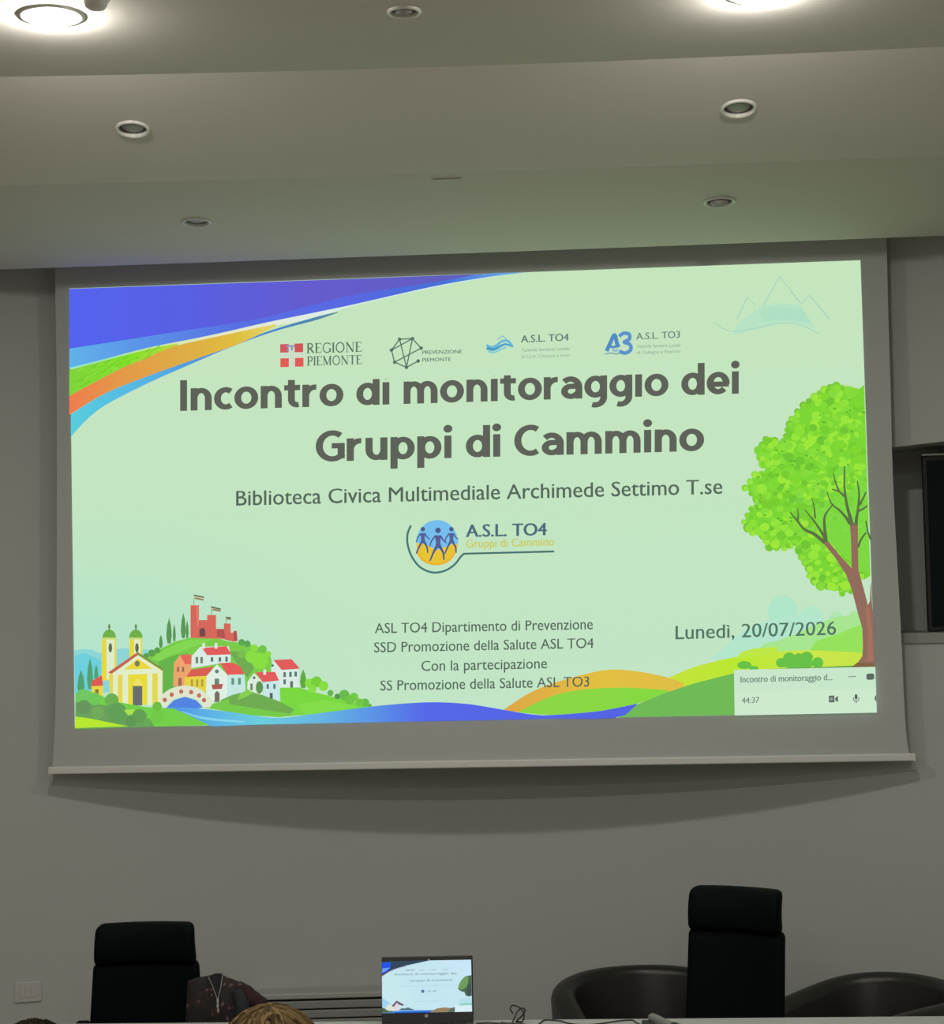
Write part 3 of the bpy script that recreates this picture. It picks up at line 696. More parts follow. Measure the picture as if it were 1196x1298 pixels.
cv.p([Z(92, 958), Z(200, 972), Z(330, 1000), Z(470, 1028), (95.2, 922.8)], (184, 232, 50))
sub(cv, 'village_picture')

# hills and meadow, bottom right
cv = Canvas(place, ST)
cv.k = 4
for x, y, rx, ry, c in ((992, 775, 19, 20, (176, 230, 200)), (1028, 783, 16, 14, (180, 230, 200)), (1060, 787, 10, 12, (178, 230, 178)), (1083, 786, 9, 12, (172, 230, 158))): cv.ell(x, y, rx, ry, c, n=28)
cv.p([(900, 836), (940, 800), (975, 785), (1010, 780), (1040, 782), (1050, 830)], (180, 230, 204))
cv.p([(950, 834), (968, 816), (985, 812), (1010, 803), (1035, 790), (1060, 782), (1092, 778), (1098, 830)], (168, 230, 144))
cv.p([(1024, 826), (1035, 812), (1055, 806), (1075, 798), (1096, 790), (1096, 830)], (150, 226, 92))
cv.band([(847, 859), (870, 849), (888, 843), (930, 833), (978, 826.8), (1025, 824.4), (1106, 828)], [(847, 876), (930, 854), (980, 852), (1106, 852)], [(847, (196, 228, 60)), (940, (186, 232, 50)), (1030, (204, 232, 76)), (1106, (196, 228, 70))])
cv.p([(930, 836), (940, 826), (955, 822), (985, 820), (985, 827)], (190, 232, 70))
for x, y, rx, ry in ((1000, 834, 8, 7), (1012, 834, 7, 6), (1022, 833, 8, 7), (1036, 840, 7, 7), (990, 840, 7, 6), (943, 843, 9, 5), (955, 847, 6, 3), (1010, 841, 22, 7)): cv.ell(x, y, rx, ry, (104, 194, 72))
cv.stroke([(965, 850), (1108, 844)], 3.0, (92, 160, 72))
cv.band([(639, 899), (673.5, 877), (713.6, 862), (767, 849.3), (807, 851), (847, 859), (866, 866)], [(639, 900), (660, 903), (700, 906), (754, 902), (807, 892), (866, 872)], [(639, (222, 166, 70)), (760, (226, 192, 66)), (866, (224, 190, 70))])
cv.band([(657, 902), (700, 882), (740, 874), (794, 871.6), (847, 875)], [(657, 903), (700, 906.2), (754, 902), (807, 892), (847, 876.5)], [(657, (140, 214, 70)), (847, (134, 218, 66))])
cv.p([(783, 909.4), (807, 893), (845, 877.5), (880, 866), (935, 852), (935, 906.4)], (112, 186, 88))
sub(cv, 'hill_picture')

# tree picture, right edge
cv = Canvas(place, ST); cv.k = 30
Z = lambda x, y: (930 + x / 6.489, 480 + y / 6.489)
Z4 = lambda x, y: (930 + x / 6.295, 660 + y / 6.295)
crown = [Z(1068, 50), Z(1000, 110), Z(930, 90), Z(840, 60), Z(740, 90), Z(660, 150), Z(570, 220), Z(520, 270), Z(470, 330), Z(440, 420), Z(410, 520), Z(330, 520), Z(260, 500), Z(200, 590), Z(240, 700), Z(280, 780), Z(170, 790), Z(90, 900), Z(190, 990), Z(280, 1020), Z(140, 1070), Z(80, 1180), Z(150, 1270), Z4(230, 120), Z4(280, 210), Z4(400, 220), Z4(500, 180), Z4(540, 290), Z4(600, 380), Z4(600, 440), Z4(690, 520), Z4(800, 540), Z4(860, 580), Z4(930, 560), Z4(960, 400), Z4(1010, 440), Z4(1040, 470), Z4(1086, 440), (edgeX(680) - 1.5, 680), (edgeX(560) - 1, 560)]
cv.p(crown, (124, 214, 54))
random.seed(11)
def inside(p, P):
    r = False
    for i in range(len(P)):
        (x1, y1), (x2, y2) = P[i], P[i - 1]
        if (y1 > p[1]) != (y2 > p[1]) and p[0] < (x2 - x1) * (p[1] - y1) / (y2 - y1) + x1: r = not r
    return r
pal = [(128, 216, 50), (140, 224, 56), (150, 230, 62), (118, 206, 50), (134, 220, 60), (158, 232, 60), (112, 198, 52)]
for i in range(len(crown) - 4):      # scalloped outline
    (ax, ay), (bx, by) = crown[i], crown[i + 1]
    m = max(1, int(math.hypot(bx - ax, by - ay) / 7))
    for k in range(m):
        x, y = ax + (bx - ax) * k / m, ay + (by - ay) * k / m; r = 3.6 + 2.8 * random.random()
        if x + r < edgeX(y) - 0.5:
            cv.ell(x, y, r, r, random.choice([(118, 196, 58), (130, 208, 62), (146, 218, 70)]), n=14)
            cv.ell(x + 0.8, y + 1.0, r * 0.75, r * 0.75, random.choice(pal), n=12)
cnt = 0
while cnt < 520:
    x, y = 938 + 165 * random.random(), 486 + 262 * random.random()
    if not inside((x, y), crown): continue
    r = 2.5 + 4.5 * random.random()
    if x + r > edgeX(y) - 0.5: continue
    cv.ell(x, y, r, r * 0.9, random.choice(pal), n=10); cnt += 1
for k in range(40):
    x, y = 960 + 135 * random.random(), 510 + 170 * random.random()
    if inside((x, y), crown) and x + 3 < edgeX(y): cv.ell(x, y, 1.2 + 1.6 * random.random(), 1.2, (92, 182, 46), n=8)
cv.p([Z(780, 900), Z(860, 720), Z(1080, 740), (edgeX(640) - 1, 640), Z4(1075, 400), Z4(960, 390), Z4(930, 330), Z4(700, 120), Z(640, 1020)], (126, 216, 66))
for k in range(90):
    a_ = k / 89; x, y = Z(640 + 430 * a_ + random.uniform(-60, 60), 1010 - 240 * a_ + random.uniform(-70, 60)); r = random.uniform(1.8, 5)
    if x + r < edgeX(y) - 0.5: cv.ell(x, y, r, r * 0.9, random.choice(pal), n=10)
for k in range(60):
    x, y = Z(random.uniform(480, 1060), random.uniform(900, 1290)); r = random.uniform(1.5, 4)
    if x + r < edgeX(y) - 0.5: cv.ell(x, y, r, r * 0.9, random.choice([(124, 214, 62), (132, 220, 72), (118, 208, 64)]), n=10)
TR, TB = (146, 108, 92), (92, 112, 70)
cv.p([Z4(935, 545), Z4(890, 430), Z4(800, 290), Z4(700, 170), Z4(745, 160), Z4(860, 300), Z4(935, 380), Z4(930, 150), Z4(920, 20), Z4(985, 20), Z4(985, 200), Z4(990, 400), Z4(1030, 540), Z4(1065, 675), Z4(1080, 640), Z4(1086, 520), Z4(1092, 480), Z4(1096, 640), Z4(1105, 760), Z4(1118, 1165), Z4(960, 1165), Z4(1020, 1080), Z4(1025, 1000), Z4(1020, 860), Z4(985, 740)], TR)
cv.p([Z4(935, 1168), Z4(980, 1130), Z4(1118, 1140), Z4(1120, 1170)], (128, 98, 72))
cv.p([Z4(1040, 700), Z4(1075, 690), Z4(1100, 900), Z4(1108, 1120), Z4(1060, 1120), Z4(1065, 900)], (164, 116, 96))
for pts, w0, w1 in (([Z4(720, 175), Z4(640, 110), Z4(560, 70), Z4(500, 0), Z(460, 1100)], 5.0, 1.5), ([Z4(735, 170), Z4(700, 100), Z4(640, 10), Z(580, 1080)], 4.5, 1.2), ([Z4(730, 150), Z4(720, 60), Z(740, 1150), Z(760, 1100), Z(815, 1030)], 4.4, 1.4), ([Z(520, 1170), Z(525, 1120), Z(520, 1070)], 2.4, 1.0), ([Z(665, 1150), Z(655, 1050), Z(635, 980)], 2.4, 1.0),
                    ([Z(966, 1205), Z(948, 1130), Z(925, 1040), Z(905, 900), Z(905, 720)], 5.5, 1.6), ([Z(1000, 1205), Z(1004, 1150), Z(1015, 1080), Z(1025, 950), Z(1010, 840)], 4.6, 1.6), ([Z(948, 1195), Z(915, 1140), Z(860, 1080), Z(800, 1030), Z(760, 930)], 4.0, 1.2), ([Z(905, 970), Z(860, 930), Z(800, 910)], 3.0, 1.4), ([Z(860, 925), Z(830, 850), Z(815, 780)], 2.6, 1.0), ([Z(1030, 1040), Z(1070, 960), Z(1082, 930)], 3.0, 1.4), ([Z(1010, 1095), Z(1060, 1070), Z(1094, 1045)], 3.0, 1.8),
                    ([Z4(985, 215), Z4(1010, 150), Z4(1050, 95)], 3.0, 2.0), ([Z4(1086, 150), Z4(1062, 80), Z4(1048, 0)], 2.6, 1.6)):
    cv.path(pts, w0, TB, w1)
sub(cv, 'tree_picture')

# meeting pop-up, bottom right
cv = Canvas(place, ST); cv.k = 1150
cv.poly([(929.5, 849), (1108.3, 845), (1110.2, 903), (930.5, 906.6)], (206, 234, 206)); cv.k += 1
cv.p([(929.5, 849), (1108.3, 845), (1109.2, 873), (930, 877)], (200, 231, 203))
GI = (92, 108, 98)
cv.text('Incontro di monitoraggio d...', 938, 865.0, 1054, 862.0, 7.6, (118, 142, 124), 0.03)
cv.text('44:37', 939.5, 891.4, 961.5, 890.6, 7.4, (112, 134, 120), 0.02)
cv.stroke([(1074, 857.6), (1084, 857.2)], 1.3, (140, 160, 146))
cv.p([(1097, 855), (1099, 853.6), (1105, 853.4), (1107, 855), (1107, 860), (1105, 861.4), (1099, 861.6), (1097, 860)], GI)
cv.p([(1049.5, 881.6), (1056.5, 881.3), (1056.7, 890), (1049.7, 890.2)], GI); cv.p([(1057.5, 884.6), (1061, 881.8), (1061.2, 889.8), (1057.6, 887.6)], GI)
cv.rect(1051.2, 884, 1054.4, 887.6, (150, 168, 154), 0)
cv.ell(1084, 883, 2.0, 3.6, GI, n=14); cv.path([(1080.6, 884), (1081.4, 887.4), (1084.2, 888.6), (1087, 887.2), (1087.6, 883.8)], 1.0, GI); cv.stroke([(1084.2, 888.5), (1084.3, 891)], 1.2, GI)
cv.p([(1109.4, 880.5), (1108, 882), (1107.4, 885), (1108.2, 888), (1109.6, 889.4)], GI)
sub(cv, 'meeting_popup')

# ------------------------------------------------------------------ ceiling fittings
def frame_at(px, py, lift=0.0):
    p, nn = onceil(px, py); q = nn.to_track_quat('Z', 'Y')
    return p + nn * lift, q
def fitting(name, px, py, label, cat, group=None):
    p, q = frame_at(px, py); o = bpy.data.objects.new(name, None); C.objects.link(o)
    o.location = p; o.rotation_mode = 'QUATERNION'; o.rotation_quaternion = q; tag(o, label, cat, group); return o
def unlit(px, py, r, label, tilt=0.0, toward=0.0, drop=0.0, rise=-0.003):
    t = fitting('ceiling_downlight', px, py, label, 'ceiling light', 'unlit ceiling downlights')
    bm = bmesh.new(); lathe(bm, [(r * 0.80, -0.004), (r * 0.80, 0.003), (r * 0.85, 0.008), (r * 0.95, 0.008), (r, 0.004), (r, 0.0)], 40)
    obj('trim_ring', bm, M_ring, t, True)
    bm = bmesh.new(); lathe(bm, [(r * 0.82, -0.001), (r * 0.74, -0.03), (r * 0.62, -0.060), (r * 0.30, -0.068), (0, -0.068)], 40)
    obj('reflector', bm, M_cup, t, True)
    bm = bmesh.new(); rb = r * 0.73 if not tilt else r * 0.56
    lathe(bm, [(0, rise), (rb * 0.55, rise - 0.001), (rb * 0.86, rise - 0.003), (rb, rise - 0.010), (rb * 0.9, rise - 0.03), (rb * 0.5, rise - 0.034), (0, rise - 0.034)], 28)
    b = obj('bulb', bm, M_bulb, t, True); b.location = (t.rotation_quaternion.inverted() @ Vector((0, 1, 0))) * (r * 0.07 if not tilt else 0); b.location.z = 0
    if tilt: b.rotation_euler = (tilt, toward, 0); b.location = (0, 0, drop)
    return t
unlit(168, 163, UNLIT[0][3], 'small unlit recessed downlight in the middle ceiling band, on the left half')
unlit(936, 137, UNLIT[1][3], 'small unlit recessed downlight in the middle ceiling band, on the right half')
unlit(249, 281, UNLIT[2][3], 'unlit recessed downlight in the lowest ceiling band above the left end of the screen', rise=-0.002)
unlit(911.5, 255, UNLIT[3][3], 'unlit downlight with its bulb tilted out, above the right end of the screen', tilt=0.5, toward=0.1, drop=0.022, rise=-0.006)
unlit(512, 14, UNLIT[4][3], 'dark unlit spotlight near the top centre of the photo, bulb swivelled out of its hole', tilt=-0.5, toward=0.0, drop=0.012, rise=-0.004)

def lit(loc, q, label, group):
    o = bpy.data.objects.new('lit_downlight', None); C.objects.link(o); o.location = loc
    o.rotation_mode = 'QUATERNION'; o.rotation_quaternion = q; tag(o, label, 'ceiling light', group)
    bm = bmesh.new(); lathe(bm, [(0.064, 0.0), (0.066, 0.004), (0.082, 0.005), (0.096, 0.003), (0.098, 0.0)], 48)
    obj('trim_ring', bm, M_ring, o, True)
    bm = bmesh.new(); lathe(bm, [(0.0645, 0.002), (0.060, 0.010), (0.057, 0.011), (0.051, 0.019), (0.036, 0.027), (0.016, 0.031), (0, 0.0315)], 40)
    d = obj('diffuser', bm, M_lamp, o, True); d['label'] = 'glowing white diffuser'
    return o
p1, q1 = frame_at(65, 20); p2, q2 = frame_at(960, -9)
l1 = lit(p1, q1, 'bright lit downlight at the top left corner, beside the white smoke detector', 'lit ceiling downlights')
l2 = lit(p2, q2, 'bright lit downlight at the top edge on the right half of the ceiling', 'lit ceiling downlights')
def dup(root, loc):
    r = root.copy(); C.objects.link(r); r.location = loc
    for ch in list(root.children):
        c = ch.copy(); C.objects.link(c); c.parent = r
    return r
# the rows further back, behind the viewer: flush fittings
rear = bpy.data.objects.new('flush_downlight', None); C.objects.link(rear); rear.location = (p1.x, p1.y - 2.6, zC)
rear.rotation_mode = 'QUATERNION'; rear.rotation_quaternion = (0, 1, 0, 0)
tag(rear, 'lit flush downlight in the ceiling rows behind the viewer', 'ceiling light', 'lit downlights behind the viewer')
bm = bmesh.new(); lathe(bm, [(0.074, 0.0), (0.075, 0.006), (0.088, 0.007), (0.098, 0.004), (0.098, 0.0)], 48); obj('trim_ring', bm, M_ring, rear, True)
bm = bmesh.new(); lathe(bm, [(0.0745, 0.001), (0, 0.002)], 40); obj('diffuser', bm, M_lampb, rear, True)
for k in range(1, 5):
    for j, px_ in enumerate((p1.x, p2.x)):
        if (k, j) != (1, 0): dup(rear, (px_, (p1.y + p2.y) / 2 - 2.2 * k, zC))
rear.location = (p1.x, (p1.y + p2.y) / 2 - 2.2, zC)

t = fitting('smoke_detector', 120, -4, 'white round smoke detector on the ceiling beside the lit downlight', 'smoke detector')
bm = bmesh.new(); lathe(bm, [(0.042, 0), (0.042, 0.010), (0.039, 0.013), (0, 0.013)], 36); obj('mounting_base', bm, M_white, t, True)
bm = bmesh.new(); lathe(bm, [(0.034, 0.012), (0.034, 0.024), (0.029, 0.033), (0.013, 0.038), (0, 0.038)], 36); obj('sensor_dome', bm, M_white, t, True)
t = fitting('ceiling_shade_strip', 566, 225.5, 'thin dark strip on the ceiling at the fold above the screen centre, painted in place of a shadow', 'painted shade')
bm = bmesh.new(); box(bm, -0.058, 0.058, -0.008, 0.008, -0.001, 0.003, 0.002, 2); obj('strip_plate', bm, mat('strip_plate_grey', (0.50, 0.475, 0.44), 0.9), t)
bm = bmesh.new(); box(bm, -0.050, 0.050, -0.005, 0.005, 0.0025, 0.0036); obj('painted_shade', bm, mat('painted_shade_dark', (0.16, 0.16, 0.14), 0.9), t)  # no hole is cut: a raised strip whose dark colour stands for shade

# ------------------------------------------------------------------ display in the recess, socket, radiator
DY = 0.22
dl, dtop, dbot = at(1172, 690, DY).x, at(1180, 578, DY).z, zs1 + 0.001
t = empty('wall_display', (dl + 0.4, DY, dbot)); tag(t, 'black flat display standing in the wall recess right of the projection screen', 'display')
bm = bmesh.new(); box(bm, -0.4, 0.4, -0.014, 0.022, 0, dtop - dbot, 0.004, 2); obj('housing', bm, M_blackpl, t)
bm = bmesh.new(); box(bm, -0.385, 0.385, -0.0155, -0.013, 0.02, dtop - dbot - 0.02); obj('screen_glass', bm, M_displ, t)
bm = bmesh.new(); box(bm, -0.405, 0.405, -0.018, 0.024, dtop - dbot, dtop - dbot + 0.010, 0.002, 1); o = obj('top_edge', bm, M_chrome, t); o['label'] = 'shiny metal top edge'

def on_wall_empty(name, px, py, label, cat):
    p = onwall(px, py); a = math.atan2(-2 * p.x / 15.2, 1); o = empty(name, p, a); tag(o, label, cat); return o
t = on_wall_empty('wall_socket', 35.5, 1257, 'grey rectangular socket plate low on the wall at the far left', 'wall socket')
bm = bmesh.new(); box(bm, -0.058, 0.058, -0.010, 0.0, -0.044, 0.044, 0.004, 3); obj('cover_plate', bm, M_plate, t)
for k in (-1, 0, 1):
    bm = bmesh.new(); box(bm, k * 0.024 - 0.0105, k * 0.024 + 0.0105, -0.0125, -0.009, -0.023, 0.023, 0.001, 1); obj('socket_module', bm, M_plate, t)
    
# low convector along the wall: top lip and horizontal louvres
pA, pB = onwall(318, 1264), onwall(545, 1250)
zr = (onwall(410, 1257).z)
mid = Vector(((pA.x + pB.x) / 2, 0, 0)); mid.y = wallY(mid.x)
t = empty('convector_heater', (mid.x, mid.y, 0), math.atan2(-2 * mid.x / 15.2, 1)); tag(t, 'low grey louvred convector against the wall, left of the laptop', 'heater')
Lr = (pB.x - pA.x) / 2 + 0.01
bm = bmesh.new(); box(bm, -Lr, Lr, -0.10, -0.012, 0.06, zr - 0.022, 0.0); obj('casing', bm, M_grilld, t)
bm = bmesh.new(); box(bm, -Lr - 0.004, Lr + 0.004, -0.125, -0.012, zr - 0.004, zr + 0.022, 0.006, 2); obj('top_lip', bm, mat('convector_lip', (0.40, 0.40, 0.39), 0.5), t)
for k in range(9):
    z1 = zr - 0.014 - k * 0.040
    bm = bmesh.new(); box(bm, -Lr, Lr, -0.12, -0.096, z1 - 0.033, z1, 0.004, 2); obj('louvre', bm, M_grill, t)
for sx in (-1, 1):
    bm = bmesh.new(); box(bm, sx * (Lr - 0.04) - 0.02, sx * (Lr - 0.04) + 0.02, -0.10, -0.02, 0, 0.065, 0.002, 1); obj('foot', bm, M_grill, t)

# ------------------------------------------------------------------ speakers' desk
TZ = 0.75
back = atz(600, 1293.0, TZ)
ty1 = back.y; ty0 = ty1 - 0.70
tx0, tx1 = atz(82, 1295, TZ).x, 2.6
ang = math.atan2(atz(1190, 1289.6, TZ).y - atz(100, 1295.4, TZ).y, atz(1190, 1289.6, TZ).x - atz(100, 1295.4, TZ).x)
t = empty('speakers_desk', ((tx0 + tx1) / 2, back.y, 0)); tag(t, 'long white desk running along the bottom edge, carrying the laptop and cables', 'desk')
hx = (tx1 - tx0) / 2
bm = bmesh.new(); box(bm, -hx, hx, -0.70, 0.0, TZ - 0.03, TZ, 0.003, 2); obj('desk_top', bm, M_desk, t)
bm = bmesh.new(); box(bm, -hx + 0.06, hx - 0.06, -0.66, -0.64, 0.12, TZ - 0.03); obj('front_panel', bm, M_desk, t)
for sx in (-1, 1):
    for yy in (-0.64, -0.06):
        bm = bmesh.new(); box(bm, sx * (hx - 0.05) - 0.025, sx * (hx - 0.05) + 0.025, yy - 0.025 + (0.0), yy + 0.025, 0, TZ - 0.03, 0.003, 1); obj('leg', bm, M_frame, t)

# ------------------------------------------------------------------ laptop, its lid facing the room
LY = ty1 - 0.10
hl, hr = at(484, 1299.5, LY), at(600, 1297.5, LY)
lw = (hr - hl).length; lz = TZ + 0.004
t = empty('laptop', ((hl.x + hr.x) / 2, LY, TZ)); tag(t, 'open black laptop on the white desk, its screen showing the same slide', 'laptop')
t.rotation_euler = (0, 0, math.radians(2))
ltop = at(540, 1214, LY + 0.04).z - TZ
h = lw / 2; tilt = math.radians(-12)
bm = bmesh.new(); box(bm, -h, h, -0.225, 0.0, 0.002, 0.018, 0.004, 2); base = obj('keyboard_base', bm, mat('laptop_grey', (0.05, 0.05, 0.055), 0.4), t)
bm = bmesh.new()
for r_ in range(5):
    for c_ in range(13):
        x = -h + 0.022 + c_ * (lw - 0.044) / 13; y = -0.105 + r_ * 0.019
        box(bm, x + 0.001, x + (lw - 0.044) / 13 - 0.002, y, y + 0.016, 0.017, 0.0195)
obj('keys', bm, M_blackpl, base)
bm = bmesh.new(); box(bm, -0.05, 0.05, -0.20, -0.13, 0.0175, 0.0185); obj('touchpad', bm, M_blackpl, base)
LH = ltop / math.cos(tilt) - 0.012
bm = bmesh.new(); box(bm, -h, h, 0.0, 0.007, 0.0, LH, 0.003, 2); lid = obj('lid', bm, M_blackpl, t); lid.location = (0, 0, 0.016); lid.rotation_euler = (tilt, 0, 0)
bm = bmesh.new(); tube(bm, [(-h * 0.8, 0.004, 0.014), (h * 0.8, 0.004, 0.014)], 0.005, 10); obj('hinge', bm, M_blackpl, t)
bm = bmesh.new(); lathe(bm, [(0, 0.001), (0.003, 0.001), (0.003, -0.001)], 12, Matrix.Translation((0.006, -0.0006, LH - 0.012)) @ Matrix.Rotation(math.pi / 2, 4, 'X')); o = obj('webcam', bm, M_chrome, lid)
bm = bmesh.new(); lathe(bm, [(0, 0.001), (0.006, 0.001), (0.006, -0.001)], 16, Matrix.Translation((-0.004, -0.0006, 0.022)) @ Matrix.Rotation(math.pi / 2, 4, 'X')); o = obj('badge', bm, M_chrome, lid); o['label'] = 'small silver round badge'
# its picture, drawn on the lid
def lplace(px, py, d):
    u = (px - 484.0) / (599.5 - 484.0); v = (1299.0 - py) / (1299.0 - 1214.2)
    return Vector((-h + u * lw, -0.0006 - d, v * LH))
Z = lambda x, y: (480 + x / 9.2, 1205 + y / 9.2)
cv = Canvas(lplace, 0.00001)
cv.p([Z(40, 150), Z(600, 136), Z(1082, 136), Z(1084, 745), Z(42, 745)], (196, 230, 240))
cv.p([Z(700, 136), Z(1082, 136), Z(1083, 400), Z(900, 300)], (200, 230, 246)); cv.p([Z(42, 330), Z(200, 240), Z(420, 620), Z(42, 640)], (198, 232, 238))
cv.p([Z(42, 560), Z(120, 620), Z(200, 680), Z(42, 680)], (160, 212, 240))
cv.p([Z(38, 140), Z(620, 132), Z(480, 160), Z(330, 190), Z(180, 240), Z(90, 280), Z(40, 310)], (52, 74, 92))
cv.p([Z(40, 150), Z(150, 150), Z(130, 240), Z(60, 280), Z(42, 285)], (36, 84, 232)); cv.p([Z(42, 222), Z(140, 210), Z(90, 250), Z(42, 275)], (110, 160, 250))
cv.path([Z(46, 318), Z(120, 265), Z(230, 222), Z(330, 200)], 1.0, (196, 200, 214)); cv.path([Z(50, 305), Z(130, 255), Z(230, 216)], 0.5, (150, 120, 130))
cv.text('Incontro di monitoraggio dei', *Z(190, 306), *Z(910, 304), 2.6, (120, 140, 150), 0.02)
cv.text('Gruppi di Cammino', *Z(365, 382), *Z(862, 380), 2.6, (126, 148, 156), 0.02)
cv.text('Biblioteca Civica Multimediale Archimede Settimo T.se', *Z(260, 440), *Z(880, 438), 1.2, (176, 204, 212))
for x0, x1 in ((320, 425), (470, 540), (590, 680), (750, 810)): cv.rect(*Z(x0, 240), *Z(x1, 252), (156, 178, 188) if x0 == 320 else (180, 206, 216), 0)
cv.ell(*Z(515, 497), 2.1, 2.1, (84, 116, 150), n=14); cv.rect(*Z(570, 488), *Z(610, 508), (170, 200, 212), 0); cv.rect(*Z(630, 486), *Z(672, 508), (168, 196, 210), 0)
cv.rect(*Z(450, 610), *Z(700, 618), (184, 214, 226), 0)
cr_ = [Z(1082, 318), Z(1010, 330), Z(960, 380), Z(935, 430), Z(925, 480), Z(960, 505), Z(1000, 515), Z(1010, 550), Z(1040, 568), Z(1082, 560)]
cv.p(cr_, (74, 104, 78)); cv.p([Z(1050, 330), Z(1010, 332), Z(960, 382), Z(935, 430), Z(930, 475), Z(970, 490), Z(1010, 470), Z(1040, 420)], (112, 156, 92))
cv.p([Z(1082, 400), Z(1050, 430), Z(1030, 500), Z(1040, 560), Z(1082, 560)], (70, 84, 84))
cv.p([Z(930, 670), Z(960, 640), Z(1020, 620), Z(1083, 625), Z(1083, 680)], (150, 206, 196)); cv.p([Z(940, 600), Z(1000, 585), Z(1083, 600), Z(1083, 640), Z(930, 650)], (180, 224, 232))
cv.p([Z(42, 720), Z(300, 715), Z(640, 718), Z(900, 690), Z(900, 746), Z(42, 746)], (84, 150, 226)); cv.p([Z(180, 735), Z(640, 730), Z(700, 748), Z(180, 748)], (34, 92, 190))
cv.p([Z(600, 735), Z(680, 700), Z(760, 690), Z(860, 700), Z(890, 690), Z(900, 746), Z(600, 746)], (150, 130, 96)); cv.p([Z(800, 746), Z(840, 705), Z(890, 685), Z(890, 746)], (96, 106, 96))
cv.p([Z(42, 740), Z(42, 680), Z(100, 700), Z(180, 740)], (84, 106, 84)); cv.p([Z(80, 700), Z(100, 650), Z(160, 640), Z(240, 720), Z(120, 720)], (220, 228, 220))
cv.p([Z(150, 665), Z(210, 600), Z(295, 650), Z(280, 664), Z(215, 640), Z(180, 672)], (110, 92, 100)); cv.p([Z(180, 668), Z(214, 626), Z(250, 665), Z(240, 712), Z(184, 712)], (226, 214, 222))
cv.p([Z(235, 712), Z(270, 690), Z(300, 695), Z(345, 682), Z(380, 700), Z(412, 702), Z(400, 714)], (84, 110, 120))
cv.p([Z(886, 672), Z(1076, 668), Z(1082, 742), Z(884, 746)], (214, 238, 244))
lp = cv.done('display_picture', M_lap); lp.parent = lid
for cvf in lp.data.polygons: pass

# ------------------------------------------------------------------ cables and microphone on the desk
def on_desk(px, py, lift=0.0): return atz(px, py, TZ + lift)
LC = ty1 - 0.05
def upright(px, py): return at(px, py, LC)
b0 = upright(650, 1298.5)
lift = TZ + 0.003 - b0.z
bm = bmesh.new()
pts = [(635, 1300), (648, 1298), (651, 1292), (655, 1283), (661, 1278), (665, 1279.5), (664, 1284), (659, 1290), (654, 1297), (658, 1300), (662, 1295), (664, 1287), (661, 1280), (655, 1275.5), (649, 1274.5), (646.5, 1279), (650, 1285)]
W3 = []
for i, (a, b) in enumerate(pts):
    p = at(a, b, LC - 0.012 * math.sin(i * 1.3)); p.z = max(p.z, TZ + 0.003); W3.append(p)
tube(bm, smooth_path(W3, 6), 0.0026, 8)
tag(obj('coiled_cable', bm, M_blackpl), 'thin black cable looped upright on the desk right of the laptop', 'cable')
bm = bmesh.new(); P3 = [on_desk(a, b, 0.003) for a, b in ((603, 1297.6), (618, 1296.6), (634, 1297.4), (648, 1297.8), (662, 1298.4), (672, 1300))]
tube(bm, smooth_path(P3, 6), 0.003, 8); tag(obj('power_cable', bm, mat('brown_cable', (0.05, 0.028, 0.022), 0.5)), 'brown cable lying along the desk from the laptop to the black loop', 'cable')
bm = bmesh.new(); P3 = [on_desk(a, b, 0.003) for a, b in ((680, 1300.5), (684, 1297), (689, 1293.2), (696, 1292.8), (704, 1293.4), (712, 1294.4), (720, 1297), (740, 1299), (764, 1297), (782, 1294.2), (800, 1292.9), (806, 1296), (812, 1299))]
tube(bm, smooth_path(P3, 6), 0.0022, 8); tag(obj('microphone_cable', bm, M_blackpl), 'thin dark cable curling over the desk towards the small microphone', 'cable')
ma, mb = on_desk(824, 1293.5), on_desk(852, 1302)
mc = Vector((ma.x, ma.y - 0.02, TZ))
t = empty('desk_microphone', mc); tag(t, 'small grey microphone head lying on the desk in front of the brown armchair', 'microphone')
d = (Vector((mb.x, mb.y - 0.06, TZ)) - mc); d.z = 0; Lm = d.length
q = d.to_track_quat('Z', 'Y').to_matrix().to_4x4(); mt = Matrix.Translation((0, 0, 0.0165)) @ q
bm = bmesh.new(); lathe(bm, [(0, -0.002), (0.009, 0.0), (0.0145, 0.010), (0.016, 0.03), (0.0145, 0.07), (0.0135, Lm)], 20, mt); obj('grille_head', bm, mat('microphone_grey', (0.20, 0.20, 0.195), 0.5), t, True)
bm = bmesh.new(); lathe(bm, [(0.0135, Lm), (0.016, Lm + 0.005), (0.0155, Lm + 0.10), (0, Lm + 0.102)], 20, mt); obj('handle', bm, M_blackpl, t, True)
bm = bmesh.new(); box(bm, -0.030, -0.002, -0.06, -0.02, 0.0, 0.012, 0.004, 2); obj('rest', bm, M_blackpl, t)

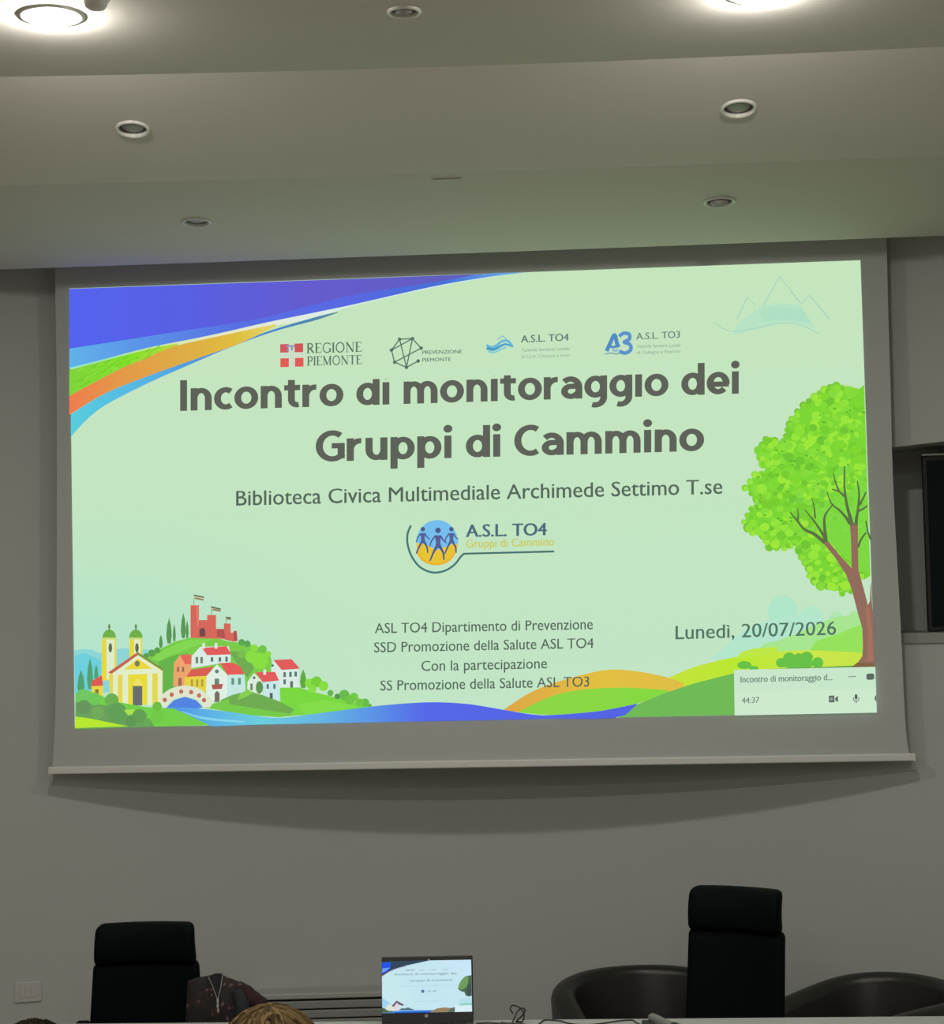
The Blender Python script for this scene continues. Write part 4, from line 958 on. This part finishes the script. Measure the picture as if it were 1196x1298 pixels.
# ------------------------------------------------------------------ executive chairs behind the desk
def exec_chair(label, px0, pxc, Yb, ztop, zsplit, w, rz, seat_z, arm, tp=0.14, lean=0.05):
    p = at(pxc, 1230, Yb)
    t = empty('office_chair', (p.x, Yb, 0), rz); tag(t, label, 'office chair', 'black office chairs behind the desk')
    Hh = ztop
    rec = math.radians(8)
    z0 = seat_z + 0.06
    def bend(v):
        s = (v.z - z0) / max(0.01, Hh - z0)
        v.y += 0.05 + (v.z - z0) * lean + 0.035 * (v.x / (w / 2)) ** 2 * -1
        v.x *= 1 + tp / 2 - tp * max(0, s)
        return v
    bm = pad(-w / 2, w / 2, -0.035, 0.035, z0, zsplit + 0.004, 0.022, 8, 6, bend); bk = obj('backrest', bm, M_black, t, True)
    hw = w / 2 * 0.97
    def bendh(v):
        f = (v.z - zsplit) / (Hh - zsplit); v = bend(v); v.y += -0.028 - 0.015 * math.sin(f * math.pi); return v
    bm = pad(-hw, hw, -0.028, 0.050, zsplit - 0.006, Hh, 0.024, 8, 5, bendh); obj('headrest', bm, M_black, t, True)
    def dome(v):
        v.z += 0.02 * (1 - (v.x / (w / 2 + 0.02)) ** 2); return v
    bm = pad(-w / 2 - 0.02, w / 2 + 0.02, -0.44, 0.05, seat_z - 0.05, seat_z + 0.05, 0.03, 8, 3, dome); obj('seat', bm, M_black, t, True)
    for sx in (-1, 1):
        X = sx * (w / 2 + 0.028)
        bm = bmesh.new(); tube(bm, smooth_path([(X, 0.06, seat_z - 0.03), (X, 0.02, seat_z + arm * 0.6), (X, -0.02, seat_z + arm), (X, -0.24, seat_z + arm), (X, -0.30, seat_z + arm * 0.6), (X, -0.27, seat_z - 0.03)], 6), 0.014, 10)
        a = obj('armrest', bm, M_blackpl, t, True)
        bm = bmesh.new(); box(bm, X - 0.025, X + 0.025, -0.26, 0.0, seat_z + arm + 0.005, seat_z + arm + 0.03, 0.01, 3); obj('arm_pad', bm, M_black, a, True)
    bm = bmesh.new(); tube(bm, [(0, -0.18, 0.10), (0, -0.18, seat_z - 0.05)], 0.028, 16); obj('gas_column', bm, M_chrome, t, True)
    for k in range(5):
        a = math.radians(90 + 72 * k); ex, ey = 0.29 * math.cos(a), -0.18 + 0.29 * math.sin(a)
        bm = bmesh.new(); tube(bm, [(0, -0.18, 0.12), (ex, ey, 0.075)], 0.026, 10, 0.016); lg = obj('leg', bm, M_chrome, t, True)
        bm = bmesh.new(); lathe(bm, [(0, -0.02), (0.026, -0.018), (0.03, 0), (0.026, 0.018), (0, 0.02)], 20, Matrix.Translation((ex, ey, 0.030)) @ Matrix.Rotation(a, 4, 'Z') @ Matrix.Rotation(math.pi / 2, 4, 'X')); obj('caster', bm, M_blackpl, lg, True)
        bm = bmesh.new(); tube(bm, [(ex, ey, 0.05), (ex, ey, 0.085)], 0.008, 8); obj('caster_stem', bm, M_blackpl, lg, True)
    return t
YL = -0.98
zt, zs = at(184, 1172, YL).z, at(184, 1222, YL).z
wl = (at(251, 1240, YL) - at(116, 1240, YL)).length
chl = exec_chair('black office chair facing straight out, behind the left end of the desk', 116, 183.5, YL, zt, zs, wl, math.radians(3), 0.46, 0.145)
YR = -1.02
zt, zs = at(938, 1130, YR).z, at(938, 1184, YR).z
chr_ = exec_chair('taller black office chair turned towards the laptop, in front of the tub armchairs', 875, 926, YR, zt, zs, wl * 0.90, math.radians(-24), 0.50, 0.08, 0.03, 0.16)

# ------------------------------------------------------------------ tub armchairs
def tub(label, pxc, Y, zrim, rz, wid=0.86, dep=0.74, drop=0.13, far=None):
    p = at(pxc, 1240, Y)
    t = empty('tub_armchair', (p.x, Y, 0), rz); tag(t, label, 'armchair', 'dark brown tub armchairs by the wall')
    # horseshoe shell: centre line in plan, thick rounded wall, rim falling towards the arm fronts
    A, T = wid / 2 - 0.06, 0.12
    path = [(-A, -dep * 0.62)]
    path += [(-A, -dep * 0.62 + dep * 0.5 * k / 4) for k in range(1, 4)]
    path += [(A * math.cos(math.radians(a)), -0.12 + (dep * 0.5 - 0.06) * math.sin(math.radians(a))) for a in range(180, -1, -10)]
    path += [(A, -dep * 0.62 + dep * 0.5 * k / 4) for k in range(3, 0, -1)]
    path += [(A, -dep * 0.62)]
    P = [Vector((a, b)) for a, b in path]; n = len(P)
    bm = bmesh.new(); rows = []
    yf, yb = -dep * 0.62, -0.12 + dep * 0.5 - 0.06
    for i, q in enumerate(P):
        tg = (P[min(i + 1, n - 1)] - P[max(i - 1, 0)]).normalized(); nn = Vector((tg.y, -tg.x))      # points inward
        f = (q.y - yf) / (yb - yf)
        f = min(1.0, max(0.0, f)); hgt = zrim - (drop * (1 - f) ** 1.6 if q.x < 0 or far is None else far * (1 - f) ** 3)
        th = T * (0.72 + 0.28 * (1 - f))
        sec = []
        for k in range(9):
            a = math.pi * k / 8; sec.append((math.cos(a) * th / 2, hgt - th * 0.35 + math.sin(a) * th * 0.35))
        # inner face leans out towards the rim
        ring = [(th * 0.5 + 0.05, 0.16)] + [(th * 0.5 + 0.035, 0.30)] + sec + [(-th * 0.5 + 0.012, 0.32), (-th * 0.5 + 0.05, 0.10)]
        rows.append([bm.verts.new((q.x + nn.x * o, q.y + nn.y * o, z)) for o, z in ring])
    m = len(rows[0])
    for a, b in zip(rows, rows[1:]):
        for k in range(m): bm.faces.new((a[k], a[(k + 1) % m], b[(k + 1) % m], b[k]))
    bm.faces.new(rows[0]); bm.faces.new(rows[-1][::-1])
    obj('shell', bm, M_tub, t, True)
    def dome(v):
        v.z += 0.02 * (1 - (v.x / 0.3) ** 2); return v
    bm = pad(-A + 0.075, A - 0.075, -dep * 0.6, 0.10, 0.20, 0.42, 0.05, 6, 3, dome); obj('seat_cushion', bm, M_tub, t, True)
    bm = bmesh.new(); box(bm, -A + 0.03, A - 0.03, -dep * 0.55, 0.12, 0.09, 0.21, 0.02, 2); obj('base_frame', bm, M_tub, t)
    for sx in (-1, 1):
        for yy in (-dep * 0.5, 0.06):
            bm = bmesh.new(); lathe(bm, [(0, 0), (0.016, 0), (0.024, 0.11), (0, 0.11)], 14, Matrix.Translation((sx * (A - 0.07), yy, 0))); obj('leg', bm, M_blackpl, t, True)
    return t
YT = -0.22
tub('dark brown leather tub armchair partly behind the taller office chair, right of the laptop', 809, YT, at(820, 1222, YT + 0.2).z, math.radians(14), 0.80, 0.72)
tub('dark brown leather tub armchair at the far right, cut by the photo edge', 1146, YT - 0.22, at(1130, 1231, YT + 0.02).z, math.radians(-62), 0.80, 0.70, drop=0.11, far=0.045)

# ------------------------------------------------------------------ jacket over the left chair's armrest
def jacket():
    YJ = YL - 0.40
    c = at(290, 1262, YJ)
    t = empty('jacket', (c.x, YJ, at(290, 1298, YJ).z)); tag(t, 'dark floral zipped jacket with a burgundy sleeve, hung beside the left office chair', 'jacket')
    z0 = t.location.z
    def L(px, py, y=0.0):
        p = at(px, py, YJ + y); return Vector((p.x - c.x, y, p.z - z0))
    # body: lofted folds, front face bulging to the viewer
    top = [(238, 1243), (250, 1239), (262, 1237), (272, 1235), (281, 1235), (290, 1239.5), (300, 1243), (308, 1247)]
    bm = bmesh.new(); NR_, NC = 10, len(top)
    fronts, backs = [], []
    for j in range(NR_ + 1):
        f = j / NR_; a, b = [], []
        for i, (x, y) in enumerate(top):
            yy = y + (1318 - y) * f; xx = x + (i - 3) * 1.5 * f
            bulge = -0.02 - 0.05 * math.sin(min(1, f * 1.6) * math.pi / 2) - 0.012 * math.sin(i * 1.9 + f * 3)
            edge = 1 - abs(i - (NC - 1) / 2) / ((NC - 1) / 2)
            a.append(bm.verts.new(L(xx, yy, bulge * (0.4 + 0.6 * edge)))); b.append(bm.verts.new(L(xx, yy, 0.07 + 0.02 * f)))
        fronts.append(a); backs.append(b)
    for j in range(NR_):
        for i in range(NC - 1):
            bm.faces.new((fronts[j][i], fronts[j + 1][i], fronts[j + 1][i + 1], fronts[j][i + 1])); bm.faces.new((backs[j][i], backs[j][i + 1], backs[j + 1][i + 1], backs[j + 1][i]))
        bm.faces.new((fronts[j][0], backs[j][0], backs[j + 1][0], fronts[j + 1][0])); bm.faces.new((fronts[j][-1], fronts[j + 1][-1], backs[j + 1][-1], backs[j][-1]))
    for i in range(NC - 1):
        bm.faces.new((fronts[0][i], fronts[0][i + 1], backs[0][i + 1], backs[0][i])); bm.faces.new((fronts[-1][i], backs[-1][i], backs[-1][i + 1], fronts[-1][i + 1]))
    m = bpy.data.materials.new('floral_cloth'); m.use_nodes = True; nt = m.node_tree; bs = nt.nodes['Principled BSDF']; bs.inputs['Roughness'].default_value = 0.8
    tc = nt.nodes.new('ShaderNodeTexCoord'); vo = nt.nodes.new('ShaderNodeTexVoronoi'); vo.inputs['Scale'].default_value = 34; vo.inputs['Randomness'].default_value = 1.0
    rp = nt.nodes.new('ShaderNodeValToRGB'); e = rp.color_ramp.elements
    e[0].position = 0.10; e[0].color = (0.15, 0.10, 0.10, 1); e[1].position = 0.50; e[1].color = (0.011, 0.008, 0.009, 1)
    x = e.new(0.24); x.color = (0.034, 0.012, 0.014, 1)
    nz = nt.nodes.new('ShaderNodeTexNoise'); nz.inputs['Scale'].default_value = 30; va = nt.nodes.new('ShaderNodeVectorMath'); va.operation = 'MULTIPLY_ADD'; va.inputs[1].default_value = (0.05, 0.05, 0.05)
    nt.links.new(tc.outputs['Object'], nz.inputs['Vector']); nt.links.new(nz.outputs['Color'], va.inputs[0]); nt.links.new(tc.outputs['Object'], va.inputs[2])
    nt.links.new(va.outputs[0], vo.inputs['Vector']); nt.links.new(vo.outputs['Distance'], rp.inputs[0]); nt.links.new(rp.outputs[0], bs.inputs['Base Color'])
    body = obj('body', bm, m, t, True)
    # dark lining showing in the open neck
    bm = bmesh.new(); f = [L(264, 1238, -0.03), L(272, 1234.5, -0.03), L(281, 1234.5, -0.03), L(276, 1266, -0.076)]
    bk = [v + Vector((0, 0.01, 0)) for v in f]; vs = [bm.verts.new(v) for v in f]; vb = [bm.verts.new(v) for v in bk]
    bm.faces.new(vs); bm.faces.new(vb[::-1])
    for i in range(4): bm.faces.new((vs[i], vb[i], vb[(i + 1) % 4], vs[(i + 1) % 4]))
    obj('lining', bm, mat('black_lining', (0.006, 0.006, 0.007), 0.9), t)
    bm = bmesh.new(); tube(bm, [L(264, 1238, -0.036), L(270, 1252, -0.06), L(275, 1266, -0.080)], 0.0022, 6); tube(bm, [L(282, 1236, -0.036), L(280, 1250, -0.06), L(276.5, 1266, -0.080)], 0.0022, 6)
    zp = mat('steel_zip', (0.16, 0.16, 0.155), 0.45, metal=0.5)
    z = obj('zip', bm, zp, t)
    bm = bmesh.new()
    for q in ((276, 1269), (276, 1275), (276.5, 1281)):
        p = L(q[0], q[1], -0.086); box(bm, p.x - 0.004, p.x + 0.004, p.y - 0.003, p.y + 0.003, p.z - 0.008, p.z + 0.008, 0.002, 2)
    o = obj('zip_pull', bm, M_chrome, z); o['label'] = 'bright steel zip pulls'
    # sleeve falling to the right
    bm = bmesh.new()
    tube(bm, smooth_path([L(290, 1253, 0.02), L(305, 1257, 0.01), L(318, 1265, 0.0), L(329, 1273, -0.01), L(334, 1288, -0.02), L(332, 1304, -0.02)], 5), 0.034, 14, 0.024)
    for v in bm.verts: v.co += Vector((0.003 * math.sin(v.co.z * 160), 0.004 * math.sin(v.co.x * 150), 0.002 * math.sin(v.co.x * 190)))
    obj('sleeve', bm, mat('burgundy_cloth', (0.024, 0.005, 0.007), 0.9, noise=0.3, scale=90), t, True)
    bm = bmesh.new(); tube(bm, smooth_path([L(300, 1257, -0.02), L(306, 1272, -0.04), L(308, 1290, -0.05), L(304, 1304, -0.05)], 5), 0.020, 14, 0.034)
    obj('front_flap', bm, mat('dark_teal_cloth', (0.008, 0.012, 0.014), 0.85), t, True)
jacket()

# ------------------------------------------------------------------ seated audience (only the tops of their hair reach into the picture)
M_skin = mat('skin', (0.50, 0.30, 0.22), 0.55, noise=0.05, scale=40)
def person(label, px, py_top, D, hair_w, hc1, hc2, shirt, chair_label):
    Y = CAM.y + D; top = at(px, py_top, Y)
    gx, gy, zt = top.x, Y, top.z - 0.012
    ch = empty('audience_chair', (gx, gy, 0)); tag(ch, chair_label, 'chair')
    bm = pad(-0.23, 0.23, -0.25, 0.20, 0.40, 0.45, 0.02, 4, 2); obj('seat', bm, M_blackpl, ch, True)
    def bb(v): v.y -= (v.z - 0.5) * 0.15; return v
    bm = pad(-0.22, 0.22, -0.29, -0.25, 0.50, 0.86, 0.015, 4, 4, bb); obj('backrest', bm, M_blackpl, ch, True)
    for sx in (-1, 1):
        for yy in (-0.24, 0.18):
            bm = bmesh.new(); tube(bm, [(sx * 0.22, yy, 0), (sx * 0.215, yy, 0.42)], 0.011, 10); obj('leg', bm, M_chrome, ch, True)
        bm = bmesh.new(); tube(bm, [(sx * 0.215, -0.25, 0.42), (sx * 0.215, -0.30, 0.80)], 0.011, 10); obj('back_tube', bm, M_chrome, ch, True)
    t = empty('person', (gx, gy, 0)); tag(t, label, 'person', 'seated audience at the bottom edge')
    s = zt / 1.30
    V = [(0, -0.08, 0.57), (0, -0.09, 0.68), (0, -0.08, 0.85), (0, -0.06, 0.98), (0, -0.03, 1.06), (0, -0.005, 1.10),
         (0.17, -0.06, 0.98), (0.22, 0.02, 0.76), (0.16, 0.22, 0.68), (-0.17, -0.06, 0.98), (-0.22, 0.02, 0.76), (-0.16, 0.22, 0.68),
         (0.10, -0.05, 0.56), (0.12, 0.38, 0.545), (0.12, 0.42, 0.10), (0.12, 0.54, 0.04), (-0.10, -0.05, 0.56), (-0.12, 0.38, 0.545), (-0.12, 0.42, 0.10), (-0.12, 0.54, 0.04)]
    E_ = [(0, 1), (1, 2), (2, 3), (3, 4), (4, 5), (3, 6), (6, 7), (7, 8), (3, 9), (9, 10), (10, 11), (0, 12), (12, 13), (13, 14), (14, 15), (0, 16), (16, 17), (17, 18), (18, 19)]
    Rr = [(0.15, 0.11), (0.14, 0.10), (0.16, 0.11), (0.13, 0.09), (0.06, 0.055), (0.055, 0.055), (0.065, 0.065), (0.045, 0.045), (0.035, 0.03)] + [(0.065, 0.065), (0.045, 0.045), (0.035, 0.03)] + [(0.085, 0.08), (0.06, 0.06), (0.045, 0.045), (0.04, 0.035)] * 2
    me = bpy.data.meshes.new('body'); me.from_pydata([(a, b, c if c < 0.6 else 0.55 + (c - 0.55) * (zt - 0.55) / 0.75) for a, b, c in V], E_, [])
    bo_ = bpy.data.objects.new('body', me); C.objects.link(bo_)
    sk = bo_.modifiers.new('skin', 'SKIN'); 
    for d_, r_ in zip(me.skin_vertices[0].data, Rr): d_.radius = r_
    me.skin_vertices[0].data[0].use_root = True
    ss = bo_.modifiers.new('sub', 'SUBSURF'); ss.levels = 2; ss.render_levels = 2
    bpy.context.view_layer.update()
    bme = bpy.data.meshes.new_from_object(bo_.evaluated_get(bpy.context.evaluated_depsgraph_get()))
    bo_.modifiers.clear(); bo_.data = bme; bo_.parent = t
    # head joined to the same surface mesh: ovoid skull with brow, nose, chin, ears; fingers on the thighs
    bm = bmesh.new(); bm.from_mesh(bme)
    hz = zt - 0.115
    g = bmesh.ops.create_uvsphere(bm, u_segments=32, v_segments=24, radius=1.0)
    for v in g['verts']:
        a = v.co.copy(); x, y, z = a.x * 0.078, a.y * 0.098, a.z * 0.118
        if z < 0: x *= 1 + z * 2.6; y *= 1 + z * 1.2; y += -z * 0.12
        f = Vector((x, y, z))
        if a.y > 0.6:
            f.y += 0.022 * math.exp(-(x / 0.012) ** 2 - ((z + 0.015) / 0.022) ** 2)      # nose
            f.y -= 0.008 * math.exp(-((abs(x) - 0.03) / 0.013) ** 2 - ((z - 0.008) / 0.012) ** 2)   # eye sockets
            f.y += 0.004 * math.exp(-(x / 0.022) ** 2 - ((z + 0.052) / 0.008) ** 2)      # lips
        v.co = f + Vector((0, 0.0, hz))
    for sx in (-1, 1):
        g = bmesh.ops.create_uvsphere(bm, u_segments=12, v_segments=8, radius=1.0)
        for v in g['verts']: v.co = Vector((sx * 0.079 + v.co.x * 0.010, -0.005 + v.co.y * 0.018, hz - 0.005 + v.co.z * 0.030))
        for k in range(4):
            fx = sx * 0.16 + (k - 1.5) * 0.018
            tube(bm, smooth_path([(fx, 0.22, 0.67 * s), (fx, 0.29, 0.665 * s), (fx, 0.32 - 0.006 * abs(k - 1.5), 0.645 * s)], 4), 0.009, 8, 0.007)
        tube(bm, smooth_path([(sx * 0.13, 0.20, 0.67 * s), (sx * 0.105, 0.24, 0.665 * s), (sx * 0.10, 0.27, 0.65 * s)], 4), 0.010, 8, 0.008)
    for f in bm.faces: f.smooth = True
    for f in bm.faces:
        cz, cy = f.calc_center_median().z, f.calc_center_median().y
        f.material_index = 1 if (cz > 1.09 * s or (cy > 0.19 and 0.62 * s < cz < 0.72 * s)) else 0
    bm.to_mesh(bme); bm.free()
    bme.materials.clear(); bme.materials.append(shirt); bme.materials.append(M_skin)
    bo_.name = 'body'
    # hair: cap plus combed locks from the crown
    bm = bmesh.new()
    g = bmesh.ops.create_uvsphere(bm, u_segments=36, v_segments=24, radius=1.0)
    hw = hair_w / 2; kill = []
    for v in g['verts']:
        a = v.co.copy()
        v.tag = a.z < -0.45 or (a.y > 0.55 and a.z < 0.45)
        v.co = Vector((a.x * hw * 0.93, a.y * hw * 1.12 - 0.005, a.z * 0.135 + hz - 0.004))
    random.seed(int(px))
    hl = bm.verts.layers.float_color.new('lock')
    for v in bm.verts: v[hl] = tuple(0.6 * a_ + 0.4 * b_ for a_, b_ in zip(hc1, hc2)) + (2 if v.tag else 1,)
    for k in range(300):
        ph = random.uniform(-math.pi, math.pi); length = random.uniform(0.7, 1.7)
        if math.sin(ph) > 0.5: length *= 0.55
        st = random.uniform(0.0, 0.7); pts_ = []
        wob = random.uniform(-0.5, 0.5); lift_ = random.uniform(0.95, 1.05); flick = random.uniform(-0.02, 0.05)
        for j in range(7):
            th = st + length * j / 6; pp = ph + wob * math.sin(j / 6 * 2.6); lf = lift_ + flick * (j / 6) ** 2
            pts_.append((math.sin(th) * math.cos(pp) * hw * lf, math.sin(th) * math.sin(pp) * hw * 1.16 * lf - 0.005, math.cos(th) * 0.139 * lf + hz - 0.004))
        n0 = len(bm.verts); tube(bm, smooth_path(pts_, 2), 0.0055, 6, 0.0018); bm.verts.ensure_lookup_table()
        tt = random.random() ** 1.3; cc = tuple(a_ + (b_ - a_) * tt for a_, b_ in zip(hc1, hc2)) + (1,)
        for v in bm.verts[n0:]: v[hl] = cc
    for v in bm.verts:
        if v[hl][0] > 0.9: v[hl] = hc1 + (1,)
    bmesh.ops.delete(bm, geom=[v for v in bm.verts if v[hl][3] > 1.5], context='VERTS')
    hm = mat('hair_strands', hc1, 0.95, spec=0.0); at_ = hm.node_tree.nodes.new('ShaderNodeAttribute'); at_.attribute_name = 'lock'
    hm.node_tree.links.new(at_.outputs['Color'], hm.node_tree.nodes['Principled BSDF'].inputs['Base Color'])
    obj('hair', bm, hm, t, True)
    return t
person('person with tousled blond hair, only the head top showing left of the laptop', 341, 1283.5, 3.9, 0.245, (0.040, 0.026, 0.012), (0.20, 0.14, 0.07), mat('grey_shirt', (0.12, 0.12, 0.13), 0.9), 'dark audience chair under the person with blond hair')
person('person with short brown hair, only the head top showing at the bottom left', 42, 1302, 3.9, 0.20, (0.010, 0.009, 0.006), (0.028, 0.024, 0.015), mat('navy_shirt', (0.04, 0.05, 0.08), 0.9), 'dark audience chair under the person with short brown hair')
